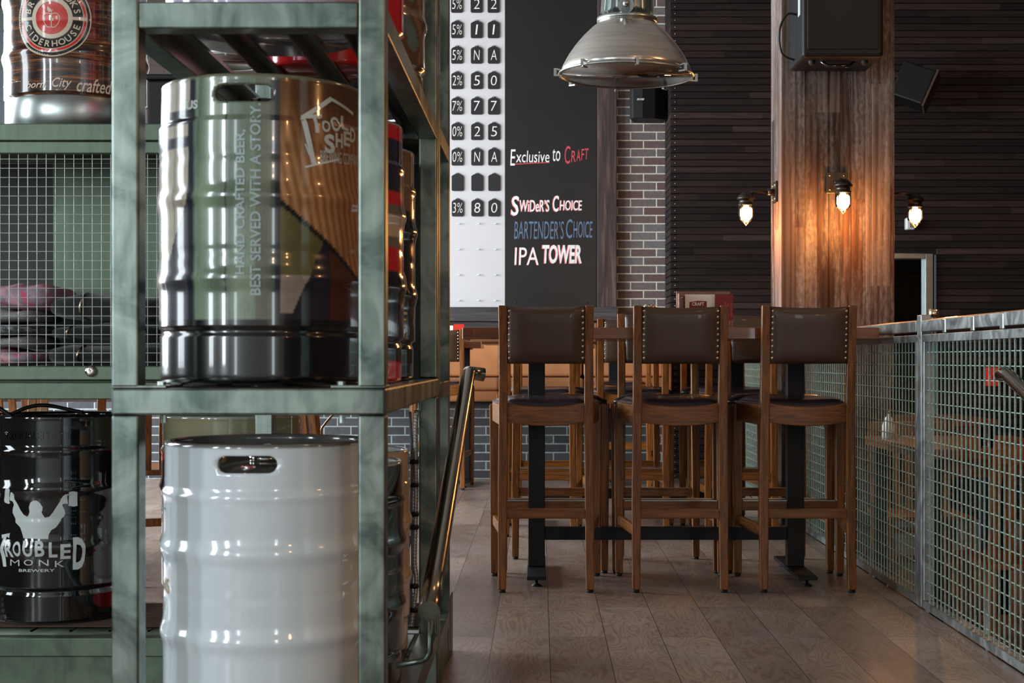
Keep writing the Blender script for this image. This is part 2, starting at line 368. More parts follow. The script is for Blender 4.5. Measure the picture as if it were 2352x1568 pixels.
def obj(name, mb, mat, parent=None, world=False, bevel=0, seg=2, sub=0):
    me = bpy.data.meshes.new(name)
    off = Vector(parent.matrix_basis.translation) if (parent and world) else Vector((0, 0, 0))
    if parent and world and parent.parent: off = off+Vector(parent.parent.matrix_basis.translation)
    me.from_pydata([tuple(p-off) for p in mb.v], [], mb.f); me.update()
    bm = bmesh.new(); bm.from_mesh(me)
    bmesh.ops.remove_doubles(bm, verts=bm.verts, dist=1e-6)
    bmesh.ops.recalc_face_normals(bm, faces=bm.faces); bm.to_mesh(me); bm.free()
    if len(me.polygons) == len(mb.sm): me.polygons.foreach_set('use_smooth', mb.sm)
    elif any(mb.sm): me.polygons.foreach_set('use_smooth', [True]*len(me.polygons))
    o = bpy.data.objects.new(name, me); COL.objects.link(o); me.materials.append(mat)
    if parent: o.parent = parent
    if bevel:
        b = o.modifiers.new('bevel', 'BEVEL'); b.width = bevel; b.segments = seg; b.limit_method = 'ANGLE'; b.angle_limit = R(40)
    if sub:
        b = o.modifiers.new('subd', 'SUBSURF'); b.levels = sub; b.render_levels = sub
    return o
def thing(name, label, cat, loc=(0, 0, 0), rz=0, group=None):
    o = bpy.data.objects.new(name, None); COL.objects.link(o); o.location = loc; o.rotation_euler = (0, 0, rz); o.empty_display_size = .1
    return tag(o, label, cat, group)
def struct(name, mb, mat, bevel=0):
    return tag(obj(name, mb, mat, bevel=bevel), kind='structure')
KIDS = {}
def dup(root, loc, rz, label, group=None):
    def cp(o, par):
        c = o.copy(); COL.objects.link(c)
        if par: c.parent = par
        for ch in o.children: cp(ch, c)
        return c
    r = cp(root, None); r.location = loc; r.rotation_euler = (0, 0, rz); r['label'] = label
    if group: r['group'] = group
    return r
# flat text -> 2D mesh (verts, faces) with its left edge at x = 0
def text2d(s, size=1, bold=0, shear=0, xs=1, space=1):
    cu = bpy.data.curves.new('t', 'FONT'); cu.body = s; cu.size = size; cu.offset = bold; cu.shear = shear; cu.space_character = space; cu.resolution_u = 3
    cu.fill_mode = 'FRONT' if hasattr(cu, 'fill_mode') else cu.fill_mode
    ob = bpy.data.objects.new('t', cu); me = bpy.data.meshes.new_from_object(ob)
    vs_ = [(v.co.x*xs, v.co.y) for v in me.vertices]; fs = [tuple(p.vertices) for p in me.polygons]
    bpy.data.objects.remove(ob); bpy.data.meshes.remove(me); bpy.data.curves.remove(cu)
    if vs_:
        x0 = min(v[0] for v in vs_); vs_ = [(x-x0, y) for x, y in vs_]
    return vs_, fs
def fit(s, x0, x1, y0, y1, **kw):
    """text scaled to fill the rectangle exactly"""
    v, f = text2d(s, 1, **kw)
    ax, bx = min(p[0] for p in v), max(p[0] for p in v); ay, by = min(p[1] for p in v), max(p[1] for p in v)
    return [((p[0]-ax)/(bx-ax)*(x1-x0)+x0, (p[1]-ay)/(by-ay)*(y1-y0)+y0) for p in v], f
def plate(shapes, m, name, mat, parent=None, world=True, d=.0008):
    """flat shapes [(verts2d, faces)] -> thin raised mesh through matrix m"""
    bm = bmesh.new()
    for vs_, fs in shapes:
        bv = [bm.verts.new((x, y, 0)) for x, y in vs_]
        for f in fs:
            try: bm.faces.new([bv[i] for i in f])
            except ValueError: pass
    r = bmesh.ops.extrude_face_region(bm, geom=bm.faces[:])
    for g in r['geom']:
        if isinstance(g, bmesh.types.BMVert): g.co.z += d
    mb = MB(); bm.verts.ensure_lookup_table(); bm.verts.index_update()
    mb.add([m @ v.co for v in bm.verts], [tuple(v.index for v in f.verts) for f in bm.faces]); bm.free()
    return obj(name, mb, mat, parent, world)
def facing(px, py, pz):      # plane facing the camera (-Y): x right, y up, thickness towards -Y
    return Matrix(((1, 0, 0, px), (0, 0, -1, py), (0, 1, 0, pz), (0, 0, 0, 1)))
def circle(cx, cy, r, n=48, r0=None, a0=0, a1=2*PI):
    """disc or annulus / arc as 2D faces"""
    if r0 is None:
        return [(cx+r*math.cos(a0+(a1-a0)*k/n), cy+r*math.sin(a0+(a1-a0)*k/n)) for k in range(n)], [tuple(range(n))]
    v = []; f = []
    for k in range(n+1):
        a = a0+(a1-a0)*k/n
        v += [(cx+r0*math.cos(a), cy+r0*math.sin(a)), (cx+r*math.cos(a), cy+r*math.sin(a))]
    for k in range(n): f.append((2*k, 2*k+1, 2*k+3, 2*k+2))
    return v, f
def rect(x0, x1, y0, y1): return [(x0, y0), (x1, y0), (x1, y1), (x0, y1)], [(0, 1, 2, 3)]
def poly(pts):
    from mathutils.geometry import tessellate_polygon
    return list(pts), [tuple(t) for t in tessellate_polygon([[Vector((x, y, 0)) for x, y in pts]])]
def stroke(pts, w):
    v = []; f = []; n = len(pts)
    for i, p in enumerate(pts):
        a = Vector(pts[max(i-1, 0)]); b = Vector(pts[min(i+1, n-1)]); d = (b-a).normalized(); nn = Vector((-d.y, d.x))*w/2
        v += [(p[0]-nn.x, p[1]-nn.y), (p[0]+nn.x, p[1]+nn.y)]
    for i in range(n-1): f.append((2*i, 2*i+2, 2*i+3, 2*i+1))
    return v, f
def xf(shape, sx=1, sy=1, dx=0, dy=0, rot=0):
    c, s_ = math.cos(rot), math.sin(rot)
    return [((x*sx)*c-(y*sy)*s_+dx, (x*sx)*s_+(y*sy)*c+dy) for x, y in shape[0]], shape[1]

# ------------------------------------------------------------------ the room
ROOM_R = 5.2; HB = 4.3
bx = MB(); bx.box(LX, 1.44, 3.95, 14.5, -.2, 0)
struct('floor', bx, M['floor'])
b = MB(); b.box(LX, ROOM_R, RY, 3.95, -.52, -.42); b.box(1.44, ROOM_R, 3.95, 14.5, -.42, -.32)
struct('floor', b, M['floor'])
b = MB(); b.box(LX, 1.44, 3.66, 3.95, -.42, -.21)
struct('trim_1', b, M['brown_wall'])
b = MB(); b.box(LX-.2, ROOM_R+.2, RY-.2, 14.6, HB, HB+.1)
struct('ceiling', b, M['ceil'])
b = MB(); prev = RY
for (a, c, w) in LWIN:
    b.box(LX-.2, LX, prev, a, -.5, HB); b.box(LX-.2, LX, a, c, -.5, .88); b.box(LX-.2, LX, a, c, 3.52, HB); prev = c
b.box(LX-.2, LX, prev, 14.5, -.5, HB)
struct('wall_left', b, M['room_white'])
b = MB(); prev = LX-.2
for (a, c, w) in RWIN:
    b.box(prev, a, RY-.2, RY, -.5, HB); b.box(a, c, RY-.2, RY, -.5, .58); b.box(a, c, RY-.2, RY, 3.22, HB); prev = c
b.box(prev, ROOM_R, RY-.2, RY, -.5, HB)
struct('wall_front', b, M['front_wall'])
b = MB(); b.box(ROOM_R, ROOM_R+.2, RY, 14.5, -.5, HB)
struct('wall_right', b, M['brown_wall'])
for k, (a, c, w) in enumerate(LWIN):
    b = MB()
    for y in (a, c-.05, (a+c)/2-.02): b.box(LX-.12, LX-.04, y, y+.05, .88, 3.52)
    for z in (.88, 2.2, 3.47): b.box(LX-.12, LX-.04, a+.05, c-.05, z, z+.05)
    struct('window_%d' % (k+1), b, M['black_matte'])

# back wall: brick at the far left, white menu board, chalkboard, post, brick pier, slatted wall
YB = 11.7
b = MB(); b.box(-4.36, -1.6, YB, YB+.3, -.1, HB).box(LX, -4.36, YB, YB+.3, -.1, .9).box(LX, -4.36, YB, YB+.3, 3.9, HB); struct('wall_back', b, M['brick_red'])
b = MB(); b.box(-4.40, -4.36, YB+.1, YB+.16, .9, 3.9).box(LX, -4.40, YB+.1, YB+.16, 2.3, 2.35); struct('window_7', b, M['black_matte'])
b = MB(); b.box(-1.6, .62, YB+.03, YB+.3, -.1, HB); struct('wall_back', b, M['brown_wall'])
b = MB(); b.box(.627, 1.06, YB, YB+.3, -.1, HB); struct('wall_back', b, M['brick'])
b = MB(); b.box(-LX*-1+.01, 1.03, 11.22, 11.4, 0, .6); struct('wall_back', b, M['brick_dark'])
# slats
SX0 = 1.03; YS = 11.2; DX0, DX1, DZ1 = 2.55, 3.03, 1.73
b = MB(); z = -.32; k = 0
while z < HB-.01:
    z1 = z+.046
    if z < 0: pass
    segs = [(SX0, DX0), (DX1+.10, ROOM_R)] if z < DZ1+.04 else [(SX0, ROOM_R)]
    for (xa, xb) in segs: b.box(xa, xb, YS, YS+.03, z, z1)
    b.box(SX0, SX0+.03, YS+.03, YB, z, z1)
    z += .0535
struct('wall_right', b, M['slat']).name = 'wall_back_slats'
b = MB(); b.box(SX0+.03, DX0, YS+.03, YS+.09, -.32, HB); b.box(DX1+.1, ROOM_R, YS+.03, YS+.09, -.32, HB); b.box(DX0, DX1+.1, YS+.03, YS+.09, DZ1+.04, HB)
b.box(SX0+.03, SX0+.06, YS+.03, YB+.2, -.32, HB)
struct('wall_back', b, M['black_matte'])
# battens and screw dots of the slat wall
b = MB()
z = .02
while z < HB:
    b.ball((SX0+.035, YS-.001, z+.004), .0045, 6, 4); z += .0535
struct('trim_2', b, M['zinc'])
# doorway in the slatted wall, room behind it
b = MB(); b.box(2.4, 4.2, 13.2, 13.4, -.32, 3); struct('wall_far', b, brick_mat('olive_tile', srgb(40, 30, 18), srgb(52, 40, 24), srgb(66, 52, 32)))
b = MB(); b.box(DX1, DX1+.06, YS-.03, YS+.1, -.32, DZ1+.04); b.box(DX0, DX1, YS-.03, YS+.1, DZ1, DZ1+.04); b.box(DX0-.06, DX0, YS-.03, YS+.1, -.32, DZ1+.04)
struct('door_1', b, M['stainless'], .004)
# wooden post between chalkboard and brick, dark ledge above the banquette
b = MB(); b.box(.472, .627, 11.62, YB+.03, 1.36, HB); struct('trim_3', b, M['post_wood'], .004)
b = MB(); b.box(-4.0, .627, 11.55, YB+.03, 1.25, 1.365); b.box(-4.0, .63, 11.6, YB+.03, 1.10, 1.248); struct('trim_4', b, M['ledge_wood'], .004)

# column
CX0, CX1, CY0, CY1 = 1.375, 2.02, 8.1, 8.48
b = MB(); x = CX0; wd = [.135, .135, .13, .115, .13]
for k, w_ in enumerate(wd):
    d_ = (-.004, .004, .008, .002, -.006)[k]; b.box(x, x+w_-.0015, CY0+d_, CY1-.02, -.32, HB); x += w_

struct('trim_5', b, M['column'], .002)

# ------------------------------------------------------------------ menu boards
wb = obj('menu_board', MB().box(-1.55, -.288, YB+.0, YB+.028, 1.367, 4.2), M['board_white'])
tag(wb, 'tall white menu board hung with rows of black number tags', 'board')
cbz = thing('chalkboard', 'tall black chalkboard with handwritten Exclusive to Craft and IPA Tower lines', 'board', (.09, YB+.02, 1.37))
obj('panel', MB().box(-.286, .470, YB, YB+.028, 1.367, 4.2), M['chalkboard'], cbz, True)
obj('screw', MB().ball(at(1186, 695, YB), .006), M['black_matte'], cbz, True)
obj('screw', MB().ball(at(1348, 695, YB), .006), M['black_matte'], cbz, True)
PX = YB/F
def chalk(spec, name, mat, dd=0.0):
    """spec: list of (text, x0px, x1px, ytop, ybottom[, bold, shear])"""
    sh = []
    for q in spec:
        s_, x0, x1, yt, yb = q[:5]; bold = q[5] if len(q) > 5 else 0; shr = q[6] if len(q) > 6 else .1
        v, f = fit(s_, (x0-1240)*PX, (x1-1240)*PX, CZ-(yb-825)*PX, CZ-(yt-825)*PX, bold=bold, shear=shr)
        sh.append((v, f))
    return plate(sh, facing(0, YB-.0005-dd, 0), name, mat, cbz)
chalk([('E', 1172, 1184, 343, 380), ('xclusive', 1185, 1262, 346, 373), ('to', 1269, 1287, 342, 370)], 'lettering', M['chalk_white'])
a_ = chalk([('C', 1297, 1310, 335, 376, 0, .1), ('R', 1312, 1322, 346, 372), ('A', 1324, 1333, 344, 370), ('F', 1335, 1342, 342, 368), ('T', 1343, 1352, 341, 366)], 'lettering', M['chalk_red'])
plate([stroke([((x-1240)*PX, CZ-(y-825)*PX) for x, y in ((1182, 377), (1215, 375), (1262, 373))], .007)], facing(0, YB-.0005, 0), 'underline', M['chalk_red'], cbz)
def two(spec, m1, m2, off=2.0):
    chalk([(q[0], q[1]-off, q[2]-off, q[3], q[4]+1)+tuple(q[5:]) for q in spec], 'lettering', m2)
    chalk(spec, 'lettering', m1, .001)
two([('S', 1174, 1192, 450, 495, .015), ('WiDeR\u2019S', 1194, 1262, 459, 486, .01), ('C', 1270, 1284, 449, 486, .015), ('HOICE', 1286, 1337, 460, 483, .01)], M['chalk_white'], M['chalk_pink'], 1.6)
chalk([('BARTENDER\u2019S', 1181, 1295, 508, 549, -.005, .12), ('C', 1300, 1315, 503, 547), ('HOICE', 1317, 1361, 508, 546)], 'lettering', M['chalk_blue'])
two([('IPA', 1182, 1237, 568, 608, .0, .05)], M['chalk_white'], M['chalk_pink'], .8)
two([('TOWER', 1246, 1336, 562, 605, .03, .1)], M['chalk_white'], M['chalk_pink'], 1.8)
rows = [('5%', '2', '2'), ('5%', '1', '1'), ('5%', 'N', 'A'), ('2%', '5', '0'), ('7%', '7', '7'), ('0%', '2', '5'), ('0%', 'N', 'A'), ('', '', ''), ('3%', '8', '0')]
ordn = ['top', 'second', 'third', 'fourth', 'fifth', 'sixth', 'seventh', 'eighth', 'ninth']
cols_ = [(1036, 1063, 'left'), (1081, 1108, 'middle'), (1120, 1147, 'right')]
for i, rw in enumerate(rows):
    for j, (xa, xb, cn) in enumerate(cols_):
        yt = -12+58.4*i; dx = .2*i
        p0 = at(xa+dx, yt+42, YB); p1 = at(xb+dx, yt, YB)
        w_, h_ = p1.x-p0.x, p1.z-p0.z
        what = ('chalked %s' % rw[j]) if rw[j] else 'left blank'
        tg = thing('number_tag', 'small black tag %s on the white board, %s column, %s row' % (what, cn, ordn[i]), 'tag', ((p0.x+p1.x)/2, YB, p0.z), 0, 'black number tags on the white menu board')
        pl = [(0, .008), (.01, 0), (w_-.01, 0), (w_, .008), (w_, h_-.03), (w_-.012, h_-.018), (w_*.7, h_-.012), (w_*.55, h_), (w_*.45, h_), (w_*.3, h_-.012), (.012, h_-.018), (0, h_-.03)]
        obj('plate', MB().prism(pl, facing(p0.x, YB-.006, p0.z), .008), M['tag_black'], tg, True, .002)
        obj('hook', MB().ball((p0.x+w_/2, YB-.012, p1.z-.006), .004, 8, 5), M['zinc'], tg, True)
        if rw[j]:
            k_ = .22 if len(rw[j]) == 1 else .06
            if rw[j] == '1': k_ = .36
            sh = [fit(rw[j], p0.x+w_*(k_+.04), p1.x-w_*(k_+.02), p0.z+h_*.2, p1.z-h_*.26, bold=-.014, shear=.08)]
            plate(sh, facing(0, YB-.0145, 0), 'chalk_mark', M['chalk_white'], tg)
for i in range(4):
    for j, (xa, xb, cn) in enumerate(cols_):
        p = at((xa+xb)/2+3, 514+58.6*i, YB)
        h = obj('board_hook', MB().tube([(p.x-.008, YB-.0, p.z), (p.x-.008, YB-.012, p.z), (p.x+.018, YB-.018, p.z-.002), (p.x+.022, YB-.018, p.z+.005)], .003, 6), M['zinc'])
        tag(h, 'empty metal hook on the white board, %s column, %s bare row below the tags' % (cn, ['first', 'second', 'third', 'lowest'][i]), 'hook', 'empty hooks on the white menu board')

# ------------------------------------------------------------------ bar stools
def curved_rail(w0, w1, y, zt, zb, sag, th, n=10):
    mb = MB(); vs_ = []; fs = []
    for k in range(n+1):
        u = k/n; x = w0+(w1-w0)*u; s_ = 4*u*(1-u)
        for (yy, zz) in ((y-th/2, zb-sag*.8*s_), (y+th/2, zb-sag*.8*s_), (y+th/2, zt-sag*s_), (y-th/2, zt-sag*s_)):
            vs_.append((x, yy-.012*s_, zz))
    for k in range(n):
        for j in range(4): fs.append((k*4+j, k*4+(j+1) % 4, k*4+4+(j+1) % 4, k*4+4+j))
    fs += [(0, 1, 2, 3), (n*4+3, n*4+2, n*4+1, n*4)]
    return mb.add(vs_, fs)
def make_stool(label, group):
    t_ = thing('bar_stool', label, 'chair', (0, 0, 0), 0, group)
    B, Fy = -.22, .22
    for s_ in (-1, 1):
        mb = MB()
        # back post: foot, knee at seat, raked top
        P = [(s_*.1775, B, .012, .032, .036), (s_*.176, B+.012, .35, .036, .04), (s_*.1725, B+.012, .72, .036, .046), (s_*.1725, B-.012, 1.0, .034, .036), (s_*.174, B-.035, 1.156, .034, .028)]
        vs_ = []
        for (x, y, z_, w_, d_) in P: vs_ += [(x-w_/2, y-d_/2, z_), (x+w_/2, y-d_/2, z_), (x+w_/2, y+d_/2, z_), (x-w_/2, y+d_/2, z_)]
        fs = [(4*k+j, 4*k+(j+1) % 4, 4*k+4+(j+1) % 4, 4*k+4+j) for k in range(4) for j in range(4)]+[(3, 2, 1, 0), (16, 17, 18, 19)]
        mb.add(vs_, fs)
        l_ = obj('leg', mb, M['wood_z'], t_, bevel=.004)
        obj('foot_cap', MB().lathe([(.012, 0), (.014, .002), (.014, .013)], 12, (s_*.1775, B, 0)), M['rubber'], l_)
        mb = MB(); P = [(s_*.222, Fy, .012, .032, .032), (s_*.222, Fy-.004, .745, .042, .044)]; vs_ = []
        for (x, y, z_, w_, d_) in P: vs_ += [(x-w_/2, y-d_/2, z_), (x+w_/2, y-d_/2, z_), (x+w_/2, y+d_/2, z_), (x-w_/2, y+d_/2, z_)]
        mb.add(vs_, [(j, (j+1) % 4, 4+(j+1) % 4, 4+j) for j in range(4)]+[(3, 2, 1, 0), (4, 5, 6, 7)])
        l_ = obj('leg', mb, M['wood_z'], t_, bevel=.004)
        obj('foot_cap', MB().lathe([(.012, 0), (.014, .002), (.014, .013)], 12, (s_*.222, Fy, 0)), M['rubber'], l_)
        # side rail and side stretcher
        obj('side_rail', MB().bar((s_*.180, B+.03, .715), (s_*.219, Fy-.02, .715), .024, .082), M['wood_y'], t_, bevel=.004)
        obj('stretcher', MB().bar((s_*.177, B+.028, .245), (s_*.220, Fy-.014, .245), .02, .042), M['wood_y'], t_, bevel=.003)
        # nail row
        nb = MB()
        for k in range(9): nb.ball((s_*.1475, B-.040+.0, .945+k*.0235), .0062, 8, 5, (1, .6, 1))
        for v in nb.v: v.y = B-.0235-.022*((v.z-.93)/.22)+(v.y-(B-.040))
        obj('nail_row', nb, M['brass'], t_)
    obj('back_rail', curved_rail(-.158, .158, B+.012, .765, .686, .018, .024), M['wood_x'], t_, bevel=.003)
    obj('front_rail', MB().box(-.205, .205, Fy-.018, Fy+.006, .675, .755), M['wood_x'], t_, bevel=.003)
    obj('stretcher', MB().box(-.161, .161, B+.0, B+.022, .297, .337), M['wood_x'], t_, bevel=.003)
    fr = obj('footrest', MB().box(-.206, .206, Fy-.014, Fy+.014, .285, .325), M['wood_x'], t_, bevel=.003)
    obj('metal_strip', MB().box(-.2, .2, Fy-.016, Fy+.014, .3255, .329), M['stainless'], fr)
    # seat cushion
    n, m_ = 14, 12; vs_ = []; fs = []
    for i in range(m_+1):
        v_ = i/m_; y = B+.032+(Fy+.012-B-.032)*v_; hw = .160+.072*v_
        for j in range(n+1):
            u = j/n*2-1; e = max(0, 1-abs(u)**6)*max(0, 1-abs(2*v_-1)**8)
            vs_.append((u*hw, y, .762+.026*math.sqrt(e)-.014*(1-u*u)*(1-v_)))
    off = len(vs_)
    for i in range(m_+1):
        v_ = i/m_; y = B+.032+(Fy+.012-B-.032)*v_; hw = .160+.072*v_
        for j in range(n+1): vs_.append(((j/n*2-1)*hw, y, .744))
    for i in range(m_):
        for j in range(n):
            a = i*(n+1)+j; fs += [(a, a+1, a+n+2, a+n+1), (off+a, off+a+n+1, off+a+n+2, off+a+1)]
    for j in range(n):
        fs += [(j, off+j, off+j+1, j+1)]; a = m_*(n+1)+j; fs += [(a, a+1, off+a+1, off+a)]
    for i in range(m_):
        a = i*(n+1); fs += [(a, a+n+1, off+a+n+1, off+a)]; a += n; fs += [(a, off+a, off+a+n+1, a+n+1)]
    obj('seat', MB().add(vs_, fs, True), M['leather_seat'], t_)
    # upholstered back: padded slab between the posts, raked with them
    vs_ = []; fs = []; n, m_ = 16, 12
    def yb(z_): return B-.0235-.022*((z_-.93)/.22)
    for side in (0, 1):
        for i in range(m_+1):
            z_ = .922+.230*i/m_; ez = 1-abs(2*i/m_-1)**5
            for j in range(n+1):
                u = j/n*2-1; x = u*.156; e = math.sqrt(max(0, 1-min(1, (abs(u)/.9))**4)*max(ez, 0)) if abs(u) < .9 else 0
                pd = .004+.018*e
                yc = yb(z_)+.021
                zz = z_-(.006*(1-u*u) if i == m_ else 0)
                vs_.append((x, yc-(.016+pd) if side == 0 else yc+(.010+pd*.6), zz))
    o_ = (n+1)*(m_+1)
    for i in range(m_):
        for j in range(n):
            a = i*(n+1)+j; fs += [(a, a+1, a+n+2, a+n+1), (o_+a, o_+a+n+1, o_+a+n+2, o_+a+1)]
    for j in range(n): a = m_*(n+1)+j; fs += [(j, o_+j, o_+j+1, j+1), (a, a+1, o_+a+1, o_+a)]
    for i in range(m_): a = i*(n+1); fs += [(a, a+n+1, o_+a+n+1, o_+a)]; a += n; fs += [(a, o_+a, o_+a+n+1, a+n+1)]
    obj('backrest', MB().add(vs_, fs, True), M['leather_back'], t_)
    return t_
G1 = 'wooden bar stools at the high tables'
ST = [  # x, y (of the middle), rot, label
 (.025, 5.96, 0, 'brown-backed wooden bar stool, leftmost of the three at the front of the nearest table'),
 (.566, 5.96, 0, 'brown-backed wooden bar stool in the middle of the near side of the nearest high table'),
 (1.081, 5.96, 0, 'brown-backed wooden bar stool beside the mesh railing, near side of the nearest high table'),
 (.062, 6.48, PI, 'bar stool across the nearest high table, hidden behind the left stool'),
 (.557, 6.48, PI, 'bar stool across the nearest high table, its post rising left of the middle stool'),
 (1.055, 6.48, PI, 'bar stool across the nearest high table, seen between the middle and right stools'),
 (.0, 7.77, 0, 'bar stool on the near side of the second high table, seen through the left stool'),
 (.494, 7.77, 0, 'bar stool at the second high table, its post just left of the middle front stool'),
 (1.07, 7.77, 0, 'bar stool on the near side of the second high table, closest to the column'),
 (.05, 8.27, PI, 'bar stool at the far side of the second high table, left end'),
 (.52, 8.27, PI, 'bar stool at the far side of the second high table, middle'),
 (1.03, 8.27, PI, 'bar stool at the far side of the second high table, right end'),
 (.60, 10.34, 0, 'distant bar stool at the small table in front of the tan banquette'),
 (-.734, 10.46, 0, 'distant bar stool with grey back left of the long table, above the handrail'),
]
st0 = None
for (x, y, rz, lb) in ST:
    if st0 is None: st0 = make_stool(lb, G1); st0.location = (x, y, 0)
    else: dup(st0, (x, y, 0), rz, lb, G1)

# ------------------------------------------------------------------ high tables
def high_table(x0, x1, y0, y1, label, posts, zt=1.07, floor=0, group='high tables with black steel bases'):
    t_ = thing('high_table', label, 'table', ((x0+x1)/2, (y0+y1)/2, floor), 0, group)
    obj('tabletop', MB().box(x0, x1, y0, y1, zt-.048, zt), M['table_wood'], t_, True, .003)
    yc = (y0+y1)/2
    for px_ in posts:
        l_ = obj('leg', MB().box(px_-.036, px_+.036, yc-.03, yc+.03, floor+.045, zt-.055), M['black_matte'], t_, True, .003)
        obj('foot_plate', MB().box(px_-.040, px_+.040, y0+.07, y1-.07, floor+.028, floor+.044), M['black_matte'], t_, True, .002)
        for yy in (y0+.10, y1-.10):
            obj('leveller', MB().lathe([(.022, 0), (.02, .006), (.006, .012), (.006, .03)], 16, (px_, yy, floor)), M['black_plastic'], t_, True)
        obj('top_plate', MB().box(px_-.05, px_+.05, y0+.12, y1-.12, zt-.056, zt-.0485), M['black_matte'], t_, True)
    if len(posts) > 1: obj('crossbar', MB().box(posts[0]+.036, posts[1]-.036, yc-.02, yc+.02, floor+.158, floor+.213), M['black_matte'], t_, True, .002)
    return t_
high_table(-.316, 1.385, 5.80, 6.56, 'nearest long wooden high table on black steel legs between the bar stools', (-.014, 1.107))
high_table(-.316, 1.36, 7.64, 8.38, 'second long wooden high table behind the nearest one, left of the column', (-.014, 1.107))
high_table(-2.0, -.43, 10.35, 10.95, 'distant wooden high table at the far left with menus on it', (-1.7, -.56))
high_table(.18, .95, 10.45, 11.0, 'small distant high table in front of the tan banquette', (.555,))

# ------------------------------------------------------------------ banquettes
bq0 = None
for k in range(6):
    x0 = 1.0-.655*(k+1)+.0; lb = 'tan leather banquette section %s' % ['at the right end by the slatted wall', 'second from the slatted wall', 'third from the slatted wall', 'directly behind the left bar stools', 'left of the nearest table end', 'behind the handrail by the keg rack'][k]
    if bq0 is None:
        t_ = thing('banquette', lb, 'bench', (x0+.3275, 11.3, 0), 0, 'tan leather banquette sections'); bq0 = t_
        def pad(y0, y1, z0, z1, nm):
            obj(nm, MB().box(-.322, .322, y0-11.3, y1-11.3, z0, z1), M['tan'], t_, bevel=.025, seg=4)
        pad(11.44, 11.58, .80, 1.14, 'back_cushion'); pad(11.02, 11.46, .70, .795, 'seat_cushion'); pad(11.05, 11.45, .61, .70, 'seat_front')
    else: dup(bq0, (x0+.3275, 11.3, 0), 0, lb)
obj('armrest', MB().box(.984, 1.022, 11.02, 11.54, .61, 1.12), M['tan'], bq0, True, bevel=.015, seg=4)

# ------------------------------------------------------------------ things on the tables
def menu_holder(x0, y0, z0, label, w_=.235, h_=.165):
    t_ = thing('menu_holder', label, 'menu holder', (x0+w_/2, y0, z0), 0, 'wooden menu holders')
    obj('back_board', MB().box(x0, x0+w_, y0+.06, y0+.072, z0, z0+h_), M['table_wood'], t_, True, .002)
    obj('side_board', MB().box(x0, x0+.012, y0-.04, y0+.06, z0, z0+h_-.012), M['table_wood'], t_, True, .002)
    obj('side_board', MB().box(x0+w_-.012, x0+w_, y0-.04, y0+.06, z0, z0+.04), M['table_wood'], t_, True, .002)
    obj('base_board', MB().box(x0+.012, x0+w_-.012, y0-.04, y0+.06, z0, z0+.012), M['table_wood'], t_, True, .001)
    obj('front_board', MB().box(x0+.012, x0+w_-.012, y0-.04, y0-.03, z0+.012, z0+.036), M['table_wood'], t_, True, .001)
    obj('screw', MB().ball((x0+.022, y0+.058, z0+h_-.03), .006), M['brass'], t_, True)
    return t_
mx, my, mz = at(1557, 0, 6.12).x, 6.12, 1.0705
mh = menu_holder(mx, my, mz, 'wooden menu holder with white and dark red menus on the nearest high table')
mw = thing('menu', 'white menu card with red CRAFT badge in the wooden holder', 'menu', (mx+.1, my+.03, mz+.014))
obj('card', MB().box(mx+.034, mx+.162, my+.028, my+.031, mz+.014, mz+.150), M['menu_white'], mw, True)
q = lambda px, py: ((px-1240)*my/F, CZ-(py-825)*my/F)
bd = [q(1585, 693), q(1604, 690), q(1625, 691), q(1625, 712), q(1585, 712)]
plate([poly(bd[::-1])], facing(0, my+.0278, 0), 'badge', M['menu_red'], mw)
plate([fit('CRAFT', *(q(1591, 0)[0], q(1619, 0)[0], q(0, 701.3)[1], q(0, 693.3)[1]), bold=.03)], facing(0, my+.0268, 0), 'lettering', M['menu_white'], mw)
mr = thing('menu', 'dark red menu standing right of the white one in the holder', 'menu', (mx+.2, my+.0, mz+.037))
obj('card', MB().box(mx+.158, mx+.234, my-.028, my-.024, mz+.037, mz+.148), M['menu_red'], mr, True)
sh = []
for (xa, ya, yb_) in ((1662, 694, 726), (1669, 698, 726), (1676, 697, 728)):
    a = q(xa, yb_); c_ = q(xa+3.6, ya); sh.append(xf(fit('WINE \u2022 COCKTAILS' if xa != 1669 else 'BEER \u2022 WINE', 0, c_[1]-a[1], 0, c_[0]-a[0], bold=.01), dx=c_[0], dy=a[1], rot=PI/2))
plate(sh, facing(0, my-.0288, 0), 'lettering', M['chalk_pink'], mr)
# far menus
p = at(1046, 0, 10.5)
mh2 = menu_holder(p.x-.10, 10.55, 1.0705, 'small wooden menu holder on the distant high table above the handrail', .2, .11)
m2 = tag(obj('menu', MB().box(p.x-.075, p.x-.02, 10.54, 10.545, 1.085, 1.19), M['menu_white']), 'white menu card on the distant high table', 'menu')
m3 = tag(obj('menu', MB().box(p.x-.015, p.x+.062, 10.53, 10.535, 1.085, 1.20), M['decal_red']), 'red menu card on the distant high table', 'menu')
def shaker(x, y, z_, lab, capm, grp):
    t_ = thing('shaker', lab, 'shaker', (x, y, z_), 0, grp)
    obj('glass_body', MB().lathe([(.0, 0), (.02, 0), (.021, .03), (.019, .075), (.015, .082)], 20), M['glass'], t_)
    obj('contents', MB().lathe([(.0, .003), (.017, .003), (.017, .05), (0, .05)], 16), M['menu_white'], t_)
    obj('cap', MB().lathe([(.0165, .082), (.019, .084), (.019, .10), (.014, .108), (0, .111)], 20), capm, t_)
    return t_
p = at(1487, 0, 6.2); shaker(p.x, 6.2, 1.0705, 'glass shaker with silver cap on the nearest table, left of its pair', M['chrome'], 'shakers on the nearest table')
p = at(1497, 0, 6.26); shaker(p.x, 6.26, 1.0705, 'glass shaker with gold cap on the nearest table, right of its pair', M['brass'], 'shakers on the nearest table')

